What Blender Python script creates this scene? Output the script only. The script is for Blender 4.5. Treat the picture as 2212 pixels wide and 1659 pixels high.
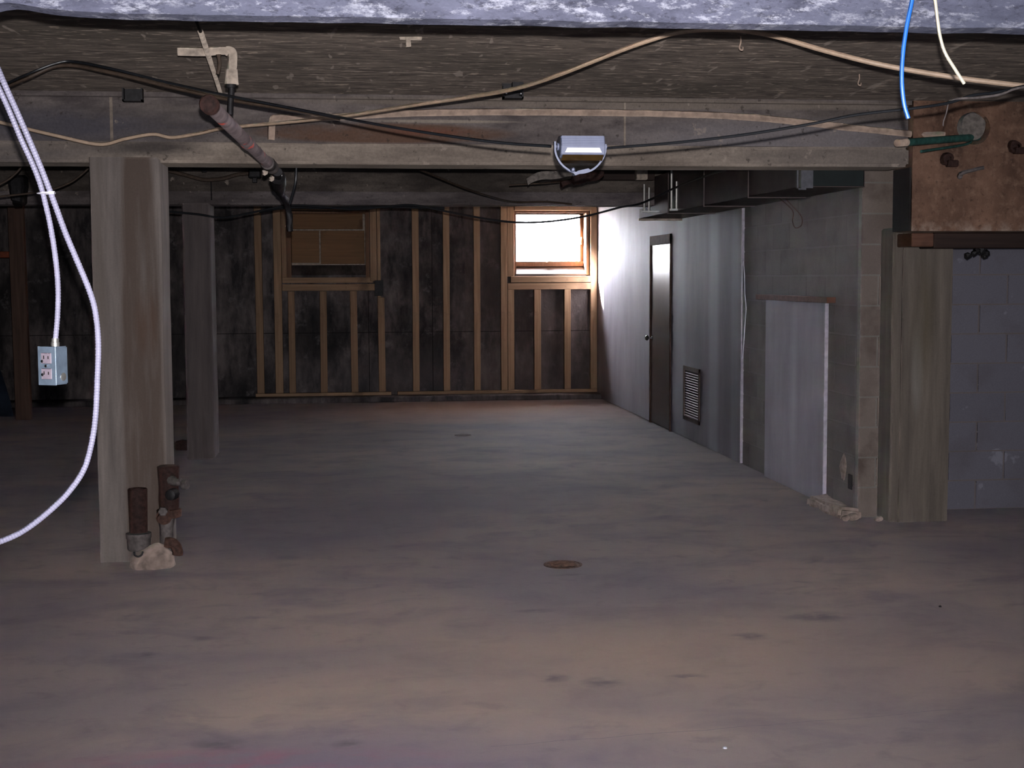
import bpy, bmesh, math, random
from mathutils import Vector, Matrix, noise
random.seed(7)
for o in list(bpy.data.objects): bpy.data.objects.remove(o)
C = bpy.context.scene.collection
SC = bpy.context.scene
R = math.radians

# ---------------------------------------------------------------- camera
FPX = 3000.0
EYE = Vector((0, 0, 1.6))
cd = bpy.data.cameras.new('camera'); cam = bpy.data.objects.new('camera', cd); C.objects.link(cam)
cd.sensor_width = 36; cd.lens = 36*FPX/2212; cd.clip_end = 500; cd.clip_start = 0.05
CM = Matrix.Rotation(R(-6.95), 3, 'Z') @ Matrix.Rotation(R(90-4.42), 3, 'X') @ Matrix.Rotation(R(-0.25), 3, 'Z')
cam.matrix_world = Matrix.Translation(EYE) @ CM.to_4x4()
SC.camera = cam
def at(px, py, Y):
    r = CM @ Vector((px-1106, 829.5-py, -FPX)); return EYE + r*(Y/r.y)
def atX(px, py, X):
    r = CM @ Vector((px-1106, 829.5-py, -FPX)); return EYE + r*(X/r.x)
def atZ(px, py, Z):
    r = CM @ Vector((px-1106, 829.5-py, -FPX)); return EYE + r*((Z-EYE.z)/r.z)

# ---------------------------------------------------------------- world, sun, flash, exposure
w = bpy.data.worlds.new('sky'); SC.world = w; w.use_nodes = True
bg = w.node_tree.nodes['Background']; bg.inputs[0].default_value = (0.90, 0.91, 1.0, 1); bg.inputs[1].default_value = 100.0
sd = bpy.data.lights.new('sun', 'SUN'); sd.energy = 900; sd.angle = R(8); sd.color = (1, 0.95, 0.88)
so = bpy.data.objects.new('sun', sd); C.objects.link(so); so.location = (0, 24, 8)
so.rotation_euler = Vector((1.5, -1.0, -1.15)).to_track_quat('-Z', 'Y').to_euler()
fd = bpy.data.lights.new('camera_flash', 'SPOT'); fd.energy = 1080; fd.spot_size = R(72); fd.spot_blend = 1.0
fd.shadow_soft_size = 0.012; fd.color = (1.0, 0.96, 0.965)
fo = bpy.data.objects.new('camera_flash', fd); C.objects.link(fo)
fo.matrix_world = Matrix.Translation(EYE + CM @ Vector((0.005, 0.075, 0))) @ CM.to_4x4()
# added soft bluish fill behind the camera, no source seen
ad = bpy.data.lights.new('rear_fill_light', 'AREA'); ad.shape = 'RECTANGLE'; ad.size = 3.0; ad.size_y = 1.6; ad.energy = 110; ad.color = (0.8, 0.84, 1.0)
ao = bpy.data.objects.new('rear_fill_light', ad); C.objects.link(ao); ao.location = (1.5, -2.6, 1.5); ao.rotation_euler = (R(90), 0, 0)
SC.view_settings.view_transform = 'Standard'
try: SC.view_settings.look = 'None'
except Exception: pass
SC.view_settings.exposure = 0.2; SC.view_settings.gamma = 1.0; SC.view_settings.use_curve_mapping = False

# ---------------------------------------------------------------- materials
def srgb(r, g, b):
    f = lambda c: c/12.92 if c <= 0.04045 else ((c+0.055)/1.055)**2.4
    return (f(r/255), f(g/255), f(b/255), 1)
class NT:
    def __init__(s, name, rough=0.85, metal=0.0, spec=0.3):
        s.m = bpy.data.materials.new(name); s.m.use_nodes = True; s.n = s.m.node_tree; s.b = s.n.nodes['Principled BSDF']
        s.b.inputs['Roughness'].default_value = rough; s.b.inputs['Metallic'].default_value = metal
        s.b.inputs['Specular IOR Level'].default_value = spec; s.co = {}
        if rough >= 0.8: s.b.inputs['Diffuse Roughness'].default_value = 1.0
    def coord(s, kind='Object', scale=(1, 1, 1), rot=(0, 0, 0)):
        t = s.n.nodes.new('ShaderNodeTexCoord'); mp = s.n.nodes.new('ShaderNodeMapping')
        if kind == 'World':
            g = s.n.nodes.new('ShaderNodeNewGeometry'); s.n.links.new(g.outputs['Position'], mp.inputs[0])
        else: s.n.links.new(t.outputs[kind], mp.inputs[0])
        mp.inputs['Scale'].default_value = scale; mp.inputs['Rotation'].default_value = rot
        return mp.outputs[0]
    def noise(s, co, scale=5, detail=5, rough=0.6, lo=0.35, hi=0.65, dist=0.0):
        t = s.n.nodes.new('ShaderNodeTexNoise'); t.inputs['Scale'].default_value = scale; t.inputs['Detail'].default_value = detail
        t.inputs['Roughness'].default_value = rough; t.inputs['Distortion'].default_value = dist
        s.n.links.new(co, t.inputs['Vector'])
        r = s.n.nodes.new('ShaderNodeMapRange'); r.inputs[1].default_value = lo; r.inputs[2].default_value = hi
        s.n.links.new(t.outputs[0], r.inputs[0]); return r.outputs[0]
    def rnd(s):
        return s.n.nodes.new('ShaderNodeObjectInfo').outputs['Random']
    def mix(s, f, a, b, mode='MIX', amt=None):
        m = s.n.nodes.new('ShaderNodeMix'); m.data_type = 'RGBA'; m.blend_type = mode
        for v, i in ((a, 6), (b, 7)):
            if isinstance(v, tuple): m.inputs[i].default_value = v
            else: s.n.links.new(v, m.inputs[i])
        if isinstance(f, (int, float)): m.inputs[0].default_value = f
        else:
            if amt is not None: f = s.math('MULTIPLY', f, amt)
            s.n.links.new(f, m.inputs[0])
        return m.outputs[2]
    def math(s, op, a, b=0.0, c=None):
        m = s.n.nodes.new('ShaderNodeMath'); m.operation = op
        for i, v in enumerate((a, b) if c is None else (a, b, c)):
            if isinstance(v, (int, float)): m.inputs[i].default_value = v
            else: s.n.links.new(v, m.inputs[i])
        return m.outputs[0]
    def sep(s, co):
        x = s.n.nodes.new('ShaderNodeSeparateXYZ'); s.n.links.new(co, x.inputs[0]); return x.outputs
    def spot(s, co, c, r, soft=0.5):
        """soft blob mask of centre c and radius r (vectors) in coordinate co"""
        a = s.n.nodes.new('ShaderNodeVectorMath'); a.operation = 'SUBTRACT'; s.n.links.new(co, a.inputs[0]); a.inputs[1].default_value = c
        d = s.n.nodes.new('ShaderNodeVectorMath'); d.operation = 'DIVIDE'; s.n.links.new(a.outputs[0], d.inputs[0]); d.inputs[1].default_value = r
        l = s.n.nodes.new('ShaderNodeVectorMath'); l.operation = 'LENGTH'; s.n.links.new(d.outputs[0], l.inputs[0])
        m = s.n.nodes.new('ShaderNodeMapRange'); m.inputs[1].default_value = 1.0; m.inputs[2].default_value = 1-soft; s.n.links.new(l.outputs[1], m.inputs[0])
        return m.outputs[0]
    def out(s, col):
        if isinstance(col, tuple): s.b.inputs['Base Color'].default_value = col
        else: s.n.links.new(col, s.b.inputs['Base Color'])
        return s
    def bump(s, h, strength=0.3, dist=0.01):
        b = s.n.nodes.new('ShaderNodeBump'); b.inputs['Strength'].default_value = strength; b.inputs['Distance'].default_value = dist
        s.n.links.new(h, b.inputs['Height']); s.n.links.new(b.outputs[0], s.b.inputs['Normal']); return s

def plain(name, c, rough=0.6, metal=0.0, spec=0.4, var=0.12, scale=30):
    t = NT(name, rough, metal, spec); co = t.coord()
    d = tuple(x*(1-var*2) for x in c[:3])+(1,); l = tuple(min(1, x*(1+var)) for x in c[:3])+(1,)
    n = t.noise(co, scale, 4); t.out(t.mix(n, d, l)); t.bump(n, 0.15, 0.002); return t.m

def concrete(name, dark, light, stain, world=True, streak=(1, 1, 1), pits=True, stain_scale=1.2, stain_amt=0.7, rough=0.9, fine=90):
    t = NT(name, rough, 0, 0.2); k = 'World' if world else 'Object'
    co = t.coord(k); cs = t.coord(k, streak)
    a = t.noise(cs, 4.0, 8, 0.65, 0.3, 0.7); c = t.mix(a, dark, light)
    c = t.mix(t.noise(co, stain_scale, 4, 0.5, 0.5, 0.66), c, stain, amt=stain_amt)
    f = t.noise(co, fine, 4, 0.7, 0.3, 0.7); c = t.mix(f, c, t.mix(1.0, c, (0.72, 0.72, 0.72, 1), 'MULTIPLY'), amt=0.6)
    t.out(c)
    h = t.math('ADD', t.math('MULTIPLY', f, 0.5), a); t.bump(h, 0.35, 0.006); return t

M = {}
# floor: dusty, with tan and grey violet areas, dark smears
t = NT('floor_concrete', 0.85, 0, 0.2); co = t.coord('World'); cs = t.coord('World', (0.75, 1.0, 1), (0, 0, 0.15))
base = t.mix(t.noise(cs, 0.8, 5, 0.5, 0.36, 0.64, 0.5), srgb(122, 112, 114), srgb(146, 130, 120))
base = t.mix(t.noise(cs, 2.4, 7, 0.6, 0.48, 0.68, 0.4), base, srgb(100, 92, 100), amt=0.55)
base = t.mix(t.noise(cs, 6.0, 6, 0.65, 0.55, 0.7, 0.5), base, srgb(96, 88, 92), amt=0.4)
sm = t.coord('World', (0.9, 1.6, 1), (0, 0, -0.25)); base = t.mix(t.noise(sm, 2.2, 6, 0.5, 0.62, 0.74, 0.6), base, srgb(92, 88, 90), amt=0.45)
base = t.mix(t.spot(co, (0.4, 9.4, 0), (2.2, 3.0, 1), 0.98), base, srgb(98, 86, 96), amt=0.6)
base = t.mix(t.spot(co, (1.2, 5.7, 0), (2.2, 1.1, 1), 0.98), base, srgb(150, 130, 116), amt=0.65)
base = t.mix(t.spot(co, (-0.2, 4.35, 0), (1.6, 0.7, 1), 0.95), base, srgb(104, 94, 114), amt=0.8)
base = t.mix(t.math('MULTIPLY', t.spot(co, (-0.45, 4.42, 0), (0.95, 0.32, 1), 0.9), t.noise(sm, 3, 5, 0.6, 0.45, 0.65)), base, srgb(170, 62, 88), amt=0.8)
for p_, r_ in (((1.0, 5.3, 0), (0.10, 0.09, 1)), ((0.82, 5.38, 0), (0.08, 0.07, 1)), ((1.17, 7.28, 0), (0.13, 0.04, 1)), ((1.78, 5.9, 0), (0.12, 0.08, 1)), ((-0.85, 5.95, 0), (0.07, 0.06, 1)), ((-0.65, 6.2, 0), (0.08, 0.06, 1)), ((1.35, 5.33, 0), (0.1, 0.05, 1)), ((2.2, 6.2, 0), (0.2, 0.12, 1)), ((-0.45, 4.75, 0), (0.12, 0.1, 1)), ((0.0, 4.7, 0), (0.07, 0.06, 1)), ((0.9, 6.5, 0), (0.12, 0.05, 1))):
    base = t.mix(t.math('MULTIPLY', t.spot(co, p_, r_, 0.8), t.noise(sm, 9, 4, 0.6, 0.35, 0.55)), base, srgb(84, 80, 84), amt=0.7)
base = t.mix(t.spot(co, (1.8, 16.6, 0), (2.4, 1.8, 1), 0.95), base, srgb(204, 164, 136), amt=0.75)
base = t.mix(t.noise(co, 260, 2, 0.7, 0.3, 0.7), base, t.mix(1.0, base, (0.8, 0.8, 0.8, 1), 'MULTIPLY'), amt=0.5)
base = t.mix(1.0, base, (0.74, 0.72, 0.74, 1), 'MULTIPLY')
t.out(base); t.bump(t.noise(co, 30, 6, 0.6), 0.12, 0.003); M['floor'] = t.m
# slab: dark formwork-marked underside with pale scratches
t = NT('slab_concrete', 0.9, 0, 0.2); co = t.coord('World'); cs = t.coord('World', (2.4, 9, 1), (0, 0, 0.12)); ct = t.coord('World', (2.2, 13, 1), (0, 0, -0.35)); cu_ = t.coord('World', (12, 2.2, 1), (0, 0, -0.2))
base = t.mix(t.noise(cs, 2.2, 7, 0.65, 0.36, 0.64), srgb(88, 80, 76), srgb(134, 122, 112))
base = t.mix(t.noise(co, 0.9, 4, 0.5, 0.5, 0.66), base, srgb(84, 78, 72), amt=0.6)
base = t.mix(t.noise(cs, 4.0, 4, 0.6, 0.60, 0.68), base, srgb(205, 186, 170), amt=0.7)
base = t.mix(t.noise(ct, 2.4, 3, 0.6, 0.63, 0.69), base, srgb(200, 184, 170), amt=0.6)
base = t.mix(t.noise(cu_, 1.4, 2, 0.5, 0.67, 0.71), base, srgb(190, 176, 164), amt=0.5)
base = t.mix(t.noise(co, 9, 3, 0.5, 0.68, 0.72), base, srgb(196, 178, 160), amt=0.6)
t.out(base); t.bump(t.noise(cs, 6, 6, 0.6), 0.5, 0.008); M['slab'] = t.m
# beams
def beam_mat(name, dark, light, stain, patch=()):
    t = NT(name, 0.9, 0, 0.2); co = t.coord('World'); cs = t.coord('World', (0.6, 1, 2.2))
    c = t.mix(t.noise(cs, 4.0, 8, 0.7, 0.38, 0.62), dark, light)
    c = t.mix(t.noise(cs, 1.1, 5, 0.6, 0.48, 0.6), c, stain, amt=0.65)
    for (p, r, col, amt, soft) in patch: c = t.mix(t.math('MULTIPLY', t.spot(co, p, r, soft), t.noise(cs, 3.0, 6, 0.7, 0.2, 0.5)), c, col, amt=amt)
    f = t.noise(co, 60, 5, 0.75, 0.36, 0.64); c = t.mix(f, c, t.mix(1.0, c, (0.62, 0.62, 0.62, 1), 'MULTIPLY'), amt=0.6)
    c = t.mix(t.noise(co, 24, 3, 0.6, 0.64, 0.7), c, srgb(60, 54, 50), amt=0.6)
    c = t.mix(t.noise(co, 10, 4, 0.6, 0.66, 0.71), c, srgb(176, 162, 150), amt=0.6)
    t.out(c); t.bump(f, 0.4, 0.006); return t.m
M['beam_upper'] = beam_mat('beam_concrete', srgb(96, 88, 88), srgb(140, 130, 126), srgb(92, 84, 78),
    [((0.25, 8, 2.42), (0.8, 1, 0.065), srgb(112, 86, 72), 0.95, 0.25), ((2.6, 8, 2.4), (1.2, 1, 0.15), srgb(140, 134, 136), 0.85, 0.5), ((-1.8, 8, 2.45), (1.4, 1, 0.13), srgb(94, 92, 102), 0.7, 0.6), ((1.6, 8, 2.60), (2.2, 1, 0.035), srgb(146, 134, 122), 0.7, 0.4), ((0.6, 8, 2.49), (0.5, 1, 0.012), srgb(176, 164, 150), 0.8, 0.5), ((0.5, 8, 2.43), (0.3, 1, 0.03), srgb(150, 70, 48), 0.35, 0.9)])
M['beam_lip'] = beam_mat('beam_lip_concrete', srgb(138, 126, 116), srgb(184, 170, 156), srgb(128, 116, 106),
    [((-1.05, 8, 2.33), (0.42, 1, 0.07), srgb(72, 66, 66), 0.85, 0.7), ((-2.0, 8, 2.3), (0.9, 1, 0.1), srgb(112, 106, 106), 0.7, 0.6), ((3.1, 8, 2.3), (1.2, 1, 0.1), srgb(118, 110, 106), 0.6, 0.6)])
M['beam_lip_far'] = beam_mat('far_beam_concrete', srgb(104, 96, 98), srgb(146, 136, 134), srgb(78, 70, 68))
M['beam_upper_far'] = beam_mat('far_beam_web_concrete', srgb(84, 76, 72), srgb(124, 114, 106), srgb(60, 54, 50))  # darker tone than the near beam's web
t = NT('near_beam_mottled', 0.8, 0, 0.35); co = t.coord('World'); cs = t.coord('World', (2.0, 1, 5.0), (0, 0.2, 0))  # mottled concrete; the flash's bluish tint is painted into its colour
c = t.mix(t.noise(cs, 2.2, 8, 0.7, 0.33, 0.66), srgb(62, 64, 80), srgb(122, 124, 146))
c = t.mix(t.noise(cs, 7, 6, 0.75, 0.52, 0.64), c, srgb(190, 192, 206), amt=0.75)
c = t.mix(t.noise(cs, 16, 5, 0.75, 0.54, 0.62), c, srgb(46, 46, 58), amt=0.6)
c = t.mix(t.noise(cs, 1.1, 4, 0.6, 0.5, 0.62), c, srgb(76, 80, 96), amt=0.6)
t.out(c); t.bump(t.noise(co, 60, 5, 0.7), 0.5, 0.006); M['near_beam'] = t.m
# columns (object coords: base centre)
def column_mat(name, dark, light, stain, patches=()):
    t = NT(name, 0.9, 0, 0.2); co = t.coord('Object'); cs = t.coord('Object', (9, 9, 0.7))
    c = t.mix(t.noise(cs, 1.6, 7, 0.65, 0.3, 0.7), dark, light)
    c = t.mix(t.noise(cs, 0.9, 5, 0.6, 0.52, 0.66), c, stain, amt=0.5)
    for (p, r, col, amt, soft) in patches: c = t.mix(t.math('MULTIPLY', t.spot(co, p, r, soft), t.noise(cs, 1.2, 5, 0.6, 0.25, 0.55)), c, col, amt=amt)
    f = t.noise(co, 110, 4, 0.7, 0.3, 0.7); c = t.mix(f, c, t.mix(1.0, c, (0.76, 0.76, 0.76, 1), 'MULTIPLY'), amt=0.5)
    t.out(c); t.bump(t.math('ADD', t.noise(cs, 5, 5), f), 0.25, 0.005); return t.m
M['column_1'] = column_mat('column_board_concrete', srgb(112, 104, 100), srgb(152, 142, 136), srgb(116, 106, 98),
    [((0.07, -0.2, 0.7), (0.125, 2, 2.4), srgb(100, 86, 78), 0.9, 0.2), ((0.1, -0.2, 1.35), (0.08, 1, 0.25), srgb(104, 76, 60), 0.6, 0.9)])
M['column_2'] = column_mat('far_column_concrete', srgb(92, 84, 84), srgb(120, 110, 108), srgb(88, 78, 76))
M['column_3'] = column_mat('pier_column_concrete', srgb(98, 90, 84), srgb(132, 122, 112), srgb(90, 82, 74),
    [((-0.03, -0.2, 1.0), (0.05, 1, 0.35), srgb(150, 146, 140), 0.6, 0.6), ((0.0, -0.2, 1.3), (0.1, 1, 0.5), srgb(98, 88, 70), 0.6, 0.7)])
# blocks
def block_mat(name, a, b, stain, amt=0.5, splat=None):
    t = NT(name, 0.9, 0, 0.2); co = t.coord('World'); 
    c = t.mix(t.rnd(), a, b)
    c = t.mix(t.noise(co, 3, 5, 0.6, 0.5, 0.68), c, stain, amt=amt)
    if splat: c = t.mix(t.noise(co, 7, 3, 0.6, 0.64, 0.7), c, splat, amt=0.5)
    f = t.noise(co, 120, 4, 0.75, 0.3, 0.7); c = t.mix(f, c, t.mix(1.0, c, (0.72, 0.72, 0.72, 1), 'MULTIPLY'), amt=0.7)
    t.out(c); t.bump(f, 0.4, 0.004); return t.m
M['block_grey'] = block_mat('concrete_block_grey', srgb(112, 105, 103), srgb(118, 111, 108), srgb(94, 86, 82))
M['block_blue'] = block_mat('concrete_block_painted', srgb(114, 112, 122), srgb(120, 118, 128), srgb(104, 98, 104), 0.5, srgb(160, 160, 172))
M['block_tan'] = block_mat('concrete_block_tan', srgb(126, 114, 108), srgb(138, 126, 118), srgb(90, 76, 70), 0.75)
M['mortar'] = block_mat('mortar_grey', srgb(120, 112, 112), srgb(120, 112, 112), srgb(102, 96, 94))
M['mortar_pale'] = block_mat('mortar_pale', srgb(138, 134, 128), srgb(138, 134, 128), srgb(120, 114, 108))
M['near_black'] = plain('near_black_matte', srgb(34, 30, 30), 0.95)  # joints and slots; also stands in for shade at beam side and hole
# black coated back wall
t = NT('tarred_panel', 0.75, 0, 0.3); co = t.coord('World'); cs = t.coord('World', (2.5, 1, 0.8))
c = t.mix(t.noise(cs, 2.4, 7, 0.7, 0.38, 0.66), srgb(50, 46, 48), srgb(122, 112, 110))
c = t.mix(t.noise(co, 1.0, 5, 0.6, 0.42, 0.58), c, srgb(26, 25, 27), amt=0.75)
c = t.mix(t.noise(co, 5, 7, 0.7, 0.58, 0.72), c, srgb(140, 134, 134), amt=0.55)
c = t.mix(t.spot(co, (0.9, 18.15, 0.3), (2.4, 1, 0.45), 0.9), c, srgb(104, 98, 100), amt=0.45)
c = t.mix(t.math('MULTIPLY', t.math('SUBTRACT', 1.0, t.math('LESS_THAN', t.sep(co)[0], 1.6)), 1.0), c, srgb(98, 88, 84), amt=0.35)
t.out(c); t.bump(t.noise(co, 20, 6, 0.7), 0.4, 0.006); M['tar'] = t.m
# timber
def wood(name, a, b, knots, dirt=0.4, axis=2, world=False):
    t = NT(name, 0.7, 0, 0.3); sc = [14, 14, 14]; sc[axis] = 0.7
    k = 'World' if world else 'Object'
    cs = t.coord(k, tuple(sc)); co = t.coord(k)
    r = t.rnd(); c = t.mix(t.noise(cs, 2, 6, 0.6, 0.3, 0.7, 0.6), a, b)
    c = t.mix(r, c, t.mix(1.0, c, (0.62, 0.58, 0.56, 1), 'MULTIPLY'), amt=0.7)
    c = t.mix(t.noise(co, 3.5, 4, 0.6, 0.58, 0.7), c, knots, amt=dirt)
    t.out(c); t.bump(t.noise(cs, 4, 5), 0.2, 0.002); return t.m
M['stud'] = wood('stud_lumber', srgb(142, 114, 88), srgb(176, 146, 116), srgb(90, 70, 56), 0.65)
M['plate'] = wood('plate_lumber', srgb(142, 114, 88), srgb(176, 146, 116), srgb(90, 70, 56), 0.6, 0)
M['post'] = wood('old_post_timber', srgb(76, 56, 48), srgb(106, 82, 70), srgb(46, 36, 34), 0.5)
M['dark_wood'] = wood('dark_timber', srgb(40, 28, 26), srgb(60, 44, 38), srgb(24, 20, 20), 0.5, 0)
M['rust_wood'] = wood('reddish_ledger', srgb(86, 56, 46), srgb(112, 78, 62), srgb(60, 40, 34), 0.5, 0)
M['sill_paint'] = plain('pale_sill', srgb(74, 64, 60), 0.6, var=0.08)
M['sash'] = wood('sash_wood', srgb(104, 76, 58), srgb(134, 100, 76), srgb(60, 40, 30), 0.4)
M['infill'] = wood('infill_board', srgb(128, 96, 66), srgb(152, 116, 82), srgb(78, 52, 36), 0.7, 0)
# drywall
t = NT('drywall', 0.75, 0, 0.3); co = t.coord('World'); cs = t.coord('World', (1, 1.6, 0.5))
c = t.mix(t.noise(cs, 1.6, 6, 0.6, 0.35, 0.65), srgb(126, 122, 130), srgb(144, 140, 148))
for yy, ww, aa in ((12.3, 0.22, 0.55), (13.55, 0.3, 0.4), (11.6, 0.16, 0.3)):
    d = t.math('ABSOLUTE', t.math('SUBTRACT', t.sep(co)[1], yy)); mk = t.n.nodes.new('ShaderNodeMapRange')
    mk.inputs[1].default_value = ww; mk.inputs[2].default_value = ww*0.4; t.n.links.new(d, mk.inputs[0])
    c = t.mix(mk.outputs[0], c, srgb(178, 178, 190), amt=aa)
t.out(c); t.bump(t.noise(co, 40, 4), 0.1, 0.002); M['drywall'] = t.m
t = NT('drywall_sheet_face', 0.8, 0, 0.25); co = t.coord('Object'); cs = t.coord('Object', (1, 2.5, 0.9))
c = t.mix(t.noise(cs, 1.5, 6, 0.6, 0.35, 0.65), srgb(138, 132, 140), srgb(152, 146, 154))
c = t.mix(t.spot(co, (0, 0.0, 0.7), (1, 0.12, 0.9), 0.9), c, srgb(176, 170, 180), amt=0.5)
t.out(c); M['sheet'] = t.m
M['bead'] = plain('white_edge', srgb(222, 220, 230), 0.6, var=0.04)
M['pale_edge'] = plain('pale_cut_edge', srgb(180, 174, 184), 0.7, var=0.1)
M['steel_door'] = plain('grey_door_paint', srgb(84, 76, 76), 0.3, 0.0, 0.4, 0.06, 3)
M['door_frame'] = plain('dark_door_frame', srgb(88, 68, 60), 0.9, 0.0, 0.05)
M['chrome'] = plain('bright_metal', srgb(190, 190, 192), 0.25, 1.0, 0.5, 0.05)
M['zinc'] = plain('zinc_strap', srgb(205, 203, 198), 0.35, 0.8, 0.5, 0.08)
M['grille'] = plain('tan_grille', srgb(92, 74, 66), 0.6)
M['grille_dark'] = plain('grille_void', srgb(64, 52, 48), 0.9)
# brown stained beam
t = NT('brown_stained_concrete', 0.85, 0, 0.25); co = t.coord('World'); cs = t.coord('World', (1, 1, 0.6))
c = t.mix(t.noise(cs, 3.2, 7, 0.65, 0.33, 0.67), srgb(82, 60, 50), srgb(138, 106, 88))
c = t.mix(t.noise(co, 2.2, 6, 0.6, 0.52, 0.66), c, srgb(76, 58, 50), amt=0.6)
c = t.mix(t.noise(co, 16, 6, 0.75, 0.5, 0.66), c, srgb(158, 128, 108), amt=0.5)
c = t.mix(t.noise(co, 30, 5, 0.75, 0.56, 0.66), c, srgb(56, 42, 38), amt=0.6)
e = t.n.nodes.new('ShaderNodeMapRange'); e.inputs[1].default_value = 1.93; e.inputs[2].default_value = 1.86; t.n.links.new(t.sep(co)[2], e.inputs[0])
c = t.mix(t.math('MULTIPLY', e.outputs[0], t.noise(co, 9, 5, 0.7, 0.45, 0.6)), c, srgb(178, 160, 146), amt=0.7)
t.out(c); t.bump(t.noise(co, 50, 6, 0.7), 0.4, 0.006); M['brown'] = t.m
M['rust'] = plain('rust', srgb(84, 60, 52), 0.85, 0.2, var=0.25, scale=50)
M['rust_dark'] = plain('dark_rust', srgb(58, 38, 34), 0.85, 0.2, var=0.25, scale=50)
M['iron_black'] = plain('black_iron', srgb(38, 36, 38), 0.6, 0.3, var=0.2)
M['iron_grey'] = plain('grey_dusty_iron', srgb(108, 100, 98), 0.75, 0.2, var=0.2, scale=40)
t = NT('old_pipe_paint', 0.8, 0.0, 0.3); co = t.coord('World')
c = t.mix(t.noise(co, 12, 5, 0.6, 0.35, 0.65), srgb(72, 62, 64), srgb(108, 96, 96)); c = t.mix(t.noise(co, 7, 3, 0.5, 0.6, 0.64), c, srgb(186, 60, 40), amt=0.75)
t.out(c); M['old_pipe'] = t.m
M['pale_dust'] = plain('pale_dusty_metal', srgb(186, 172, 158), 0.85, var=0.18, scale=25)
M['tan_dust'] = plain('tan_crusted_conduit', srgb(186, 164, 148), 0.9, var=0.15, scale=18)
M['rubble'] = plain('pale_mortar_lump', srgb(156, 138, 128), 0.95, var=0.2, scale=20)
M['teal'] = plain('verdigris_copper', srgb(58, 104, 96), 0.7, 0.2, var=0.2)
M['sleeve'] = plain('pipe_insulation', srgb(126, 118, 112), 0.95, var=0.2, scale=40)
M['cable_beige'] = plain('beige_cable_jacket', srgb(196, 170, 146), 0.5, var=0.08)
M['cable_black'] = plain('black_cable_jacket', srgb(30, 32, 36), 0.4, var=0.1)
M['cable_brown'] = plain('brown_cable_jacket', srgb(78, 64, 54), 0.6, var=0.15)
M['cable_blue'] = plain('blue_cable_jacket', srgb(36, 110, 205), 0.4, var=0.04)
M['cable_white'] = plain('white_cable_jacket', srgb(206, 202, 182), 0.45, var=0.05)
M['flex'] = plain('grey_flexible_conduit', srgb(162, 160, 184), 0.45, 0.0, 0.5, 0.05)
M['box_metal'] = plain('galvanised_box', srgb(126, 142, 160), 0.35, 0.35, 0.5, 0.1)
M['outlet'] = plain('outlet_plastic', srgb(150, 138, 150), 0.5)
M['lamp_grey'] = plain('floodlight_grey', srgb(118, 124, 148), 0.45, 0.0, 0.5, 0.05)
M['lamp_white'] = plain('white_sticker', srgb(250, 250, 252), 0.5, var=0.01)
M['lamp_glass'] = plain('amber_tinted_glass', srgb(70, 52, 26), 0.15)
M['duct'] = plain('sooty_duct_metal', srgb(88, 76, 74), 0.6, 0.2, var=0.15, scale=4)
M['duct_dark'] = plain('duct_inside_black', srgb(20, 30, 30), 0.7, var=0.2, scale=6)
M['duct_flange'] = plain('grey_duct_flange', srgb(96, 96, 102), 0.5, 0.3)
M['poly'] = plain('blue_grey_plastic_sheet', srgb(44, 52, 66), 0.35, var=0.25, scale=3)
M['orange'] = plain('orange_painted_rail', srgb(138, 62, 28), 0.6)
M['drain'] = plain('rusty_drain_iron', srgb(92, 68, 58), 0.9, var=0.3, scale=30)
M['crack'] = plain('dark_crack', srgb(84, 78, 84), 0.9)
M['grass'] = plain('outdoor_ground', srgb(122, 118, 116), 0.9)
g = NT('window_glass'); tb = g.n.nodes.new('ShaderNodeBsdfTransparent'); gb = g.n.nodes.new('ShaderNodeBsdfGlossy'); gb.inputs['Roughness'].default_value = 0.05
mx = g.n.nodes.new('ShaderNodeMixShader'); mx.inputs[0].default_value = 0.06; g.n.links.new(tb.outputs[0], mx.inputs[1]); g.n.links.new(gb.outputs[0], mx.inputs[2])
g.n.links.new(mx.outputs[0], g.n.nodes['Material Output'].inputs[0]); M['glass'] = g.m


# ---------------------------------------------------------------- mesh helpers
def add_box(bm, x0, x1, y0, y1, z0, z1, bev=0.0, seg=1, mat=None):
    r = bmesh.ops.create_cube(bm, size=1)['verts']
    for v in r: v.co = Vector(((x0+x1)/2+v.co.x*(x1-x0), (y0+y1)/2+v.co.y*(y1-y0), (z0+z1)/2+v.co.z*(z1-z0)))
    if bev > 0:
        es = list({e for v in r for e in v.link_edges}); q = bmesh.ops.bevel(bm, geom=es, offset=bev, segments=seg, affect='EDGES')
        r = list({v for f in q['faces'] for v in f.verts} | {v for v in r if v.is_valid})
    if mat is not None:
        for v in r: v.co = mat @ v.co
    return r
def box(*a, **k): bm = bmesh.new(); add_box(bm, *a, **k); return bm
def smooth_path(P, sub=8):
    if len(P) < 3: return [Vector(p) for p in P]
    P = [Vector(p) for p in P]; Q = [P[0]*2-P[1]]+P+[P[-1]*2-P[-2]]; out = []
    for i in range(1, len(Q)-2):
        p0, p1, p2, p3 = Q[i-1:i+3]
        for k in range(sub):
            u = k/sub
            out.append(0.5*((2*p1)+(p2-p0)*u+(2*p0-5*p1+4*p2-p3)*u*u+(3*p1-p0-3*p2+p3)*u**3))
    out.append(P[-1]); return out
def resample(P, step):
    L = [0]
    for a, b in zip(P, P[1:]): L.append(L[-1]+(b-a).length)
    n = max(2, int(L[-1]/step)); out = []; j = 0
    for i in range(n+1):
        s = L[-1]*i/n
        while j < len(L)-2 and L[j+1] < s: j += 1
        d = L[j+1]-L[j]; out.append(P[j].lerp(P[j+1], (s-L[j])/d if d else 0))
    return out
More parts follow.
